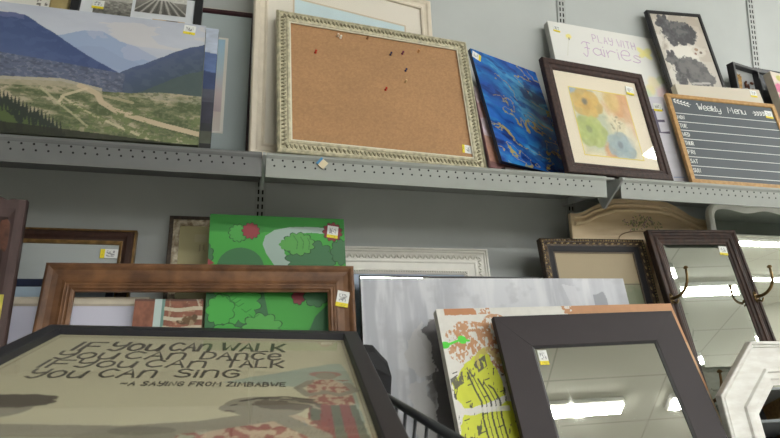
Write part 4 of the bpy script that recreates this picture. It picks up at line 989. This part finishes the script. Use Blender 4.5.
mb = MB(); mb.box(-t.w / 2 + .1, t.w / 2 - .1, .0065, .012, .1, t.h - .1); mb.build('mirror_glass', mirror_mat('smudged_mirror', .045, (214, 214, 206)), t.o)
board(t, .04, .0125, .0195, M_DARKBACK); sticker(t, -.18, .132, .03, .028, .044, .0052)

# --- white octagonal mirror
t = thing('octagonal_mirror', 'white distressed octagonal mirror at the lower right edge', 'mirror', (1.584, -.648, .7, -2, 14, 0, .54, .379), low=True, t=0.026)
W = t.w; HH = t.h
def octo(s, y):
    a = W / 2 - s; h2 = HH / 2 - s; c = .156 - .586 * s; m_ = HH / 2
    return [(x, y, z + m_) for x, z in ((-a + c, h2), (a - c, h2), (a, h2 - c), (a, -h2 + c), (a - c, -h2), (-a + c, -h2), (-a, -h2 + c), (-a, h2 - c))]
mb = MB(); mb.rings([octo(s, y) for s, y in ((0, .021), (0, .001), (.002, -.002), (.008, -.002), (.011, .005), (.016, .001), (.019, .0075), (.026, .0085), (.08, .012), (.084, .005), (.09, .004), (.094, .0105), (.11, .011), (.114, .015), (.13, .017), (.13, .0205))])
mb.build('frame', mat('distressed_white_paint', (232, 232, 228), .5, c2=(218, 216, 210), scale=9, stretch=(2, 2, 7), bump=.1), t.o)
mb = MB(); mb.add(octo(.122, .018) + octo(.122, .0208), [tuple(range(8)), tuple(range(8, 16))] + [(i, (i + 1) % 8, (i + 1) % 8 + 8, i + 8) for i in range(8)]); mb.build('mirror_glass', mirror_mat('clean_mirror'), t.o)

# ================================================================== cart, bag, print in the foreground
STEEL = mat('dark_grey_wire', (84, 86, 90), .35, .6)
cart = bpy.data.objects.new('shopping_cart', None); COL.objects.link(cart); cart.location = (-.12, -1.2, 0); tag(cart, 'dark grey wire shopping cart in front of the shelves, carrying the framed saying', 'shopping cart')
X0, X1, Y0, Y1, ZR = -.335, .306, -.42, .40, 1.02       # rim, relative to the cart
def rim_loop(z, i=0.0): return [(X0 + i, Y0 + i, z), (X1 - i, Y0 + i, z), (X1 - i, Y1 - i, z), (X0 + i, Y1 - i, z)]
def seg(mb, loop, r):
    for a, b in zip(loop, loop[1:] + loop[:1]): mb.tube([a, b], r, 8); mb.ball(a, r)
mb = MB(); seg(mb, rim_loop(ZR), .006); mb.build('top_rim', STEEL, cart, True)
def side(name, a, b, inset, lab=None):
    mb = MB(); n = max(2, int((Vector(b) - Vector(a)).length / .046))
    A_, B_ = Vector(a), Vector(b)
    for k in range(n + 1):
        p = A_.lerp(B_, k / n); q = p + Vector(inset); q.z = .66; mb.tube([(p.x, p.y, ZR), (q.x, q.y, q.z)], .0026, 6)
    for z in (.93, .84, .75, .66):
        f = (ZR - z) / (ZR - .66); s_ = Vector(inset) * f; mb.tube([(A_.x + s_.x, A_.y + s_.y, z), (B_.x + s_.x, B_.y + s_.y, z)], .003, 6)
    mb.build(name, STEEL, cart, True)
I_ = .03
side('basket_side', (X0, Y0, ZR), (X0, Y1, ZR), (I_, 0, 0)); side('basket_side', (X1, Y0, ZR), (X1, Y1, ZR), (-I_, 0, 0)); side('basket_front', (X0, Y1, ZR), (X1, Y1, ZR), (0, -I_, 0)); side('basket_gate', (X0, Y0, ZR), (X1, Y0, ZR), (0, I_, 0))
mb = MB()
for k in range(22): x = X0 + I_ + (X1 - X0 - 2 * I_) * k / 21; mb.tube([(x, Y0 + I_, .66), (x, Y1 - I_, .66)], .0026, 6)
mb.build('basket_floor', STEEL, cart, True)
mb = MB()
for x in (X0 + .04, X1 - .04): mb.tube([(x, Y0 + .02, .98), (x, Y0 + .05, .66), (x, Y0 + .02, .3), (x, Y0 + .04, .14), (x, Y1 - .06, .14), (x, Y1 - .1, .3), (x, Y1 - .12, .66)], .011, 8)
mb.build('chassis', STEEL, cart, True)
for x in (X0 + .04, X1 - .04):
    for y in (Y0 + .06, Y1 - .08):
        mb = MB(); mb.box(x - .018, x + .018, y - .012, y + .012, .07, .14, bev=.003); c_ = mb.build('caster', STEEL, cart)
        mb = MB(); mb.lathe([(.012, -.014), (.056, -.014), (.06, -.008), (.06, .008), (.056, .014), (.012, .014)], (x, y, .06), 'x', 20); mb.build('wheel', mat('black_rubber', (30, 30, 32), .8), c_, True)
mb = MB(); mb.tube([(X0 + .03, Y0, ZR - .02), (X0 + .02, Y0 - .05, ZR + .0), (X0 + .06, Y0 - .075, ZR + .005), (X1 - .06, Y0 - .075, ZR + .005), (X1 - .02, Y0 - .05, ZR + .0), (X1 - .03, Y0, ZR - .02)], .012, 10); mb.build('push_handle', mat('red_plastic_grip', (150, 40, 40), .5), cart, True)

# black bag slumped over the front right of the basket
prof = [(-.30, .665), (-.32, .80), (-.31, .98), (-.24, 1.066), (-.08, 1.078), (.08, 1.078), (.17, 1.079), (.2, 1.087), (.214, 1.086), (.228, 1.070), (.240, 1.058), (.246, 1.036), (.244, .985), (.246, .94), (.236, .9), (.222, .893), (.208, .92), (.205, .98), (.205, 1.02), (.199, 1.034), (.186, 1.037), (.173, 1.034), (.166, 1.02), (.160, .9), (.145, .72), (.12, .665)]
mb = MB(); N_ = 9; loops = []
for k in range(N_):
    f = k / (N_ - 1); y = -.915 + .07 * f; g = 1 - .05 * abs(2 * f - 1) ** 3; cz = .9
    loops.append([(-.02 + (x + .02) * (g if x < .15 else 1) , y + .006 * math.sin(x * 40 + f * 3), z if (1.0 < z < 1.04 and .15 < x < .21) else cz + (z - cz) * (1 - .06 * abs(2 * f - 1) ** 3)) for x, z in prof])
mb.rings(loops); n = len(prof); mb.add(loops[0], [tuple(range(n))]); mb.add(loops[-1], [tuple(range(n))])
tag(mb.build('black_bag', mat('black_fabric', (34, 34, 38), .75, vary=.12, scale=25, bump=.4)), 'black fabric bag slumped in the cart, showing right of the framed saying', 'bag')

# the framed saying lying in the cart
t = T(); t.w = .56; t.h = .62
A = Vector((-.3764, -.8481, 1.1262)); B = Vector((.1818, -.8913, 1.1134)); D_ = Vector((-.4132, -1.2997, 1.0472))
ex = (B - A).normalized(); ey = (A - D_); ey = (ey - ex * ey.dot(ex)).normalized(); dn = -ex.cross(ey)
o = bpy.data.objects.new('framed_print', None); COL.objects.link(o); og = (A + B) / 2 - ey * t.h
o.matrix_world = Matrix(((ex.x, dn.x, ey.x, og.x), (ex.y, dn.y, ey.y, og.y), (ex.z, dn.z, ey.z, og.z), (0, 0, 0, 1)))
tag(o, 'black framed poster of a hand lettered saying with painted figures, lying in the cart', 'framed print'); t.o = o
molding(t, [(0, .022), (0, .0015), (.0015, 0), (.026, 0), (.0275, .0015), (.0285, .012), (.0285, .018)], mat('black_satin_frame', (40, 40, 46), .4), 'frame')
P = full(t, (202, 196, 166), .0016, .027)
Yp = -P.D; P.grain(.04, 8, 8, 3)
P.line([(-.243, .045), (-.243, .6)], .0015, (120, 104, 80), .7); P.line([(.246, .045), (.246, .6)], .002, (120, 100, 80), .6); P.line([(-.243, .045), (.246, .042)], .0025, (140, 120, 90), .5)
HAZE = (164, 176, 160)
P.poly([(.06, .306), (.09, .285), (.13, .262), (.176, .232), (.215, .205), (.236, .2), (.243, .25), (.245, .6), (.21, .6), (.19, .42), (.175, .33), (.12, .315)], HAZE, .9, wob=.01, freq=30); P.line([(.1, .3), (.17, .275), (.24, .262)], .0025, (176, 180, 160), .8)
P.poly([(-.26, .455), (-.1, .462), (0, .476), (.08, .47), (.1, .6), (-.26, .6)], (168, 168, 148), .9, wob=.01)
SKIN = (152, 146, 128)
# standing figure at the right
P.poly([(.176, .32), (.19, .29), (.214, .288), (.238, .32), (.236, .4), (.182, .4)], (196, 176, 150), 1)
P.put((fbm(P.X * 150, P.D * 110, 91) > .5) & (np.abs(P.X - .208) < .03) & (P.D > .29) & (P.D < .41), (150, 82, 76), .8)
P.ell(.206, .268, .017, .02, SKIN, 1); P.ell(.206, .262, .024, .014, (168, 112, 104), .8); P.ell(.206, .268, .015, .016, SKIN, 1)
P.line([(.182, .3), (.165, .33), (.178, .36), (.2, .35)], .012, SKIN); P.line([(.234, .31), (.243, .34), (.22, .36), (.2, .345)], .012, SKIN)
m = P.poly([(.18, .4), (.238, .4), (.245, .58), (.165, .58)], (138, 78, 76), 1); P.put(m & (np.sin((P.X - .205) * 260 / (.6 + P.D)) > .1), (100, 116, 98), .9)
# large figure with the raised arm
P.poly([(.16, .43), (.19, .47), (.2, .6), (.02, .6), (.06, .5), (.1, .452)], (196, 176, 150), 1, wob=.008)
P.put((fbm(P.X * 110, P.D * 90, 93) > .5) & (P.X > .04) & (P.X < .2) & (P.D > .47 - .2 * (P.X - .1)), (150, 80, 74), .8)
P.line([(.13, .44), (.06, .47), (-.02, .484), (-.14, .478), (-.24, .47)], .034, SKIN); P.line([(.14, .44), (.19, .5), (.2, .58)], .024, SKIN)
P.ell(.125, .405, .05, .037, SKIN, 1, rot=.2); P.ell(.085, .41, .014, .014, SKIN, 1)
P.ell(.152, .395, .042, .022, (112, 102, 88), 1, wob=.4, freq=60)
for k in range(4): P.line([(.118 + .012 * k, .376 + .004 * k), (.15 + .01 * k, .378 + .006 * k), (.18 + .004 * k, .39 + .008 * k), (.186, .41)], .004, (176, 168, 146) if k % 2 else (78, 68, 60), .9)
P.line([(.095, .385), (.12, .372), (.15, .368), (.185, .38)], .005, (72, 62, 54)); P.line([(.084, .402), (.09, .398)], .003, (60, 50, 44)); P.line([(.08, .42), (.09, .422)], .003, (84, 56, 50))
# head at the left edge
P.ell(-.19, .41, .055, .04, SKIN, 1); P.ell(-.175, .385, .055, .024, (100, 92, 80), 1, wob=.4, freq=60); P.ell(-.13, .39, .012, .008, (100, 92, 80), 1)
P.ell(-.01, .50, .05, .03, (146, 140, 124), 1); P.ell(.0, .482, .035, .012, (128, 122, 108), 1, wob=.4, freq=60)
art(t, P, PAPER, .012, 'print'); board(t, .014, .013, .0215, M_BACK)
INK = mat('dark_grey_ink', (98, 93, 84), .8); mb = MB(); yy = .0118; tz = t.h
write(t.o, '', INK, 'IF', -0.191, tz - 0.141, 0.056, .7, .22, .105, yy, total=0.036, mb=mb)
write(t.o, '', INK, 'You', -0.140, tz - 0.137, 0.056, .7, .22, .105, yy, total=0.078, mb=mb)
write(t.o, '', INK, 'CAn', -0.047, tz - 0.133, 0.056, .7, .22, .105, yy, total=0.065, mb=mb)
write(t.o, '', INK, 'WALK', 0.036, tz - 0.129, 0.056, .7, .22, .105, yy, total=0.105, mb=mb)
write(t.o, '', INK, 'You', -0.200, tz - 0.192, 0.044, .7, .22, .105, yy, total=0.085, mb=mb)
write(t.o, '', INK, 'CAn', -0.101, tz - 0.188, 0.044, .7, .22, .105, yy, total=0.089, mb=mb)
write(t.o, '', INK, 'DAnCe', 0.013, tz - 0.184, 0.044, .7, .22, .105, yy, total=0.124, mb=mb)
write(t.o, '', INK, 'IF', -0.199, tz - 0.242, 0.040, .7, .22, .105, yy, total=0.035, mb=mb)
write(t.o, '', INK, 'You', -0.155, tz - 0.238, 0.040, .7, .22, .105, yy, total=0.080, mb=mb)
write(t.o, '', INK, 'CAn', -0.059, tz - 0.234, 0.040, .7, .22, .105, yy, total=0.086, mb=mb)
write(t.o, '', INK, 'TALK', 0.055, tz - 0.230, 0.040, .7, .22, .105, yy, total=0.087, mb=mb)
write(t.o, '', INK, 'You', -0.196, tz - 0.292, 0.040, .7, .22, .105, yy, total=0.070, mb=mb)
write(t.o, '', INK, 'CAn', -0.107, tz - 0.288, 0.040, .7, .22, .105, yy, total=0.074, mb=mb)
write(t.o, '', INK, 'SinG', -0.007, tz - 0.284, 0.040, .7, .22, .105, yy, total=0.087, mb=mb)
write(t.o, '', INK, '-A SAYING FROM ZIMBABWE', -.066, tz - .325, .018, .62, .3, .12, yy, total=.214, mb=mb)
mb.build('lettering', INK, t.o); pane(t, .027, .0085)

# ================================================================== rack across the aisle (seen in the mirrors)
rk = bpy.data.objects.new('store_rack', None); COL.objects.link(rk); rk.location = (3.4, -4.9, 0); tag(rk, 'dark store rack across the aisle, seen only in the mirrors', 'rack')
RM = mat('dark_rack_steel', (120, 122, 128), .5)
for x in (-2.4, -1.2, 0, 1.2, 2.4):
    mb = MB(); mb.box(x - .02, x + .02, -.3, .3, 0, 2.35); mb.build('upright_post', mat('timber_post', (142, 112, 70), .6, vary=.1), rk)
for z in (.15, .6, 1.05, 1.5, 1.95, 2.3):
    mb = MB(); mb.box(-2.4, 2.4, -.3, .3, z, z + .03); mb.build('shelf_board', RM, rk)
mb = MB(); mb.box(-2.4, 2.4, -.33, -.305, 0, 2.35); mb.build('back_panel', mat('dark_rack_panel', (66, 70, 80), .7), rk)
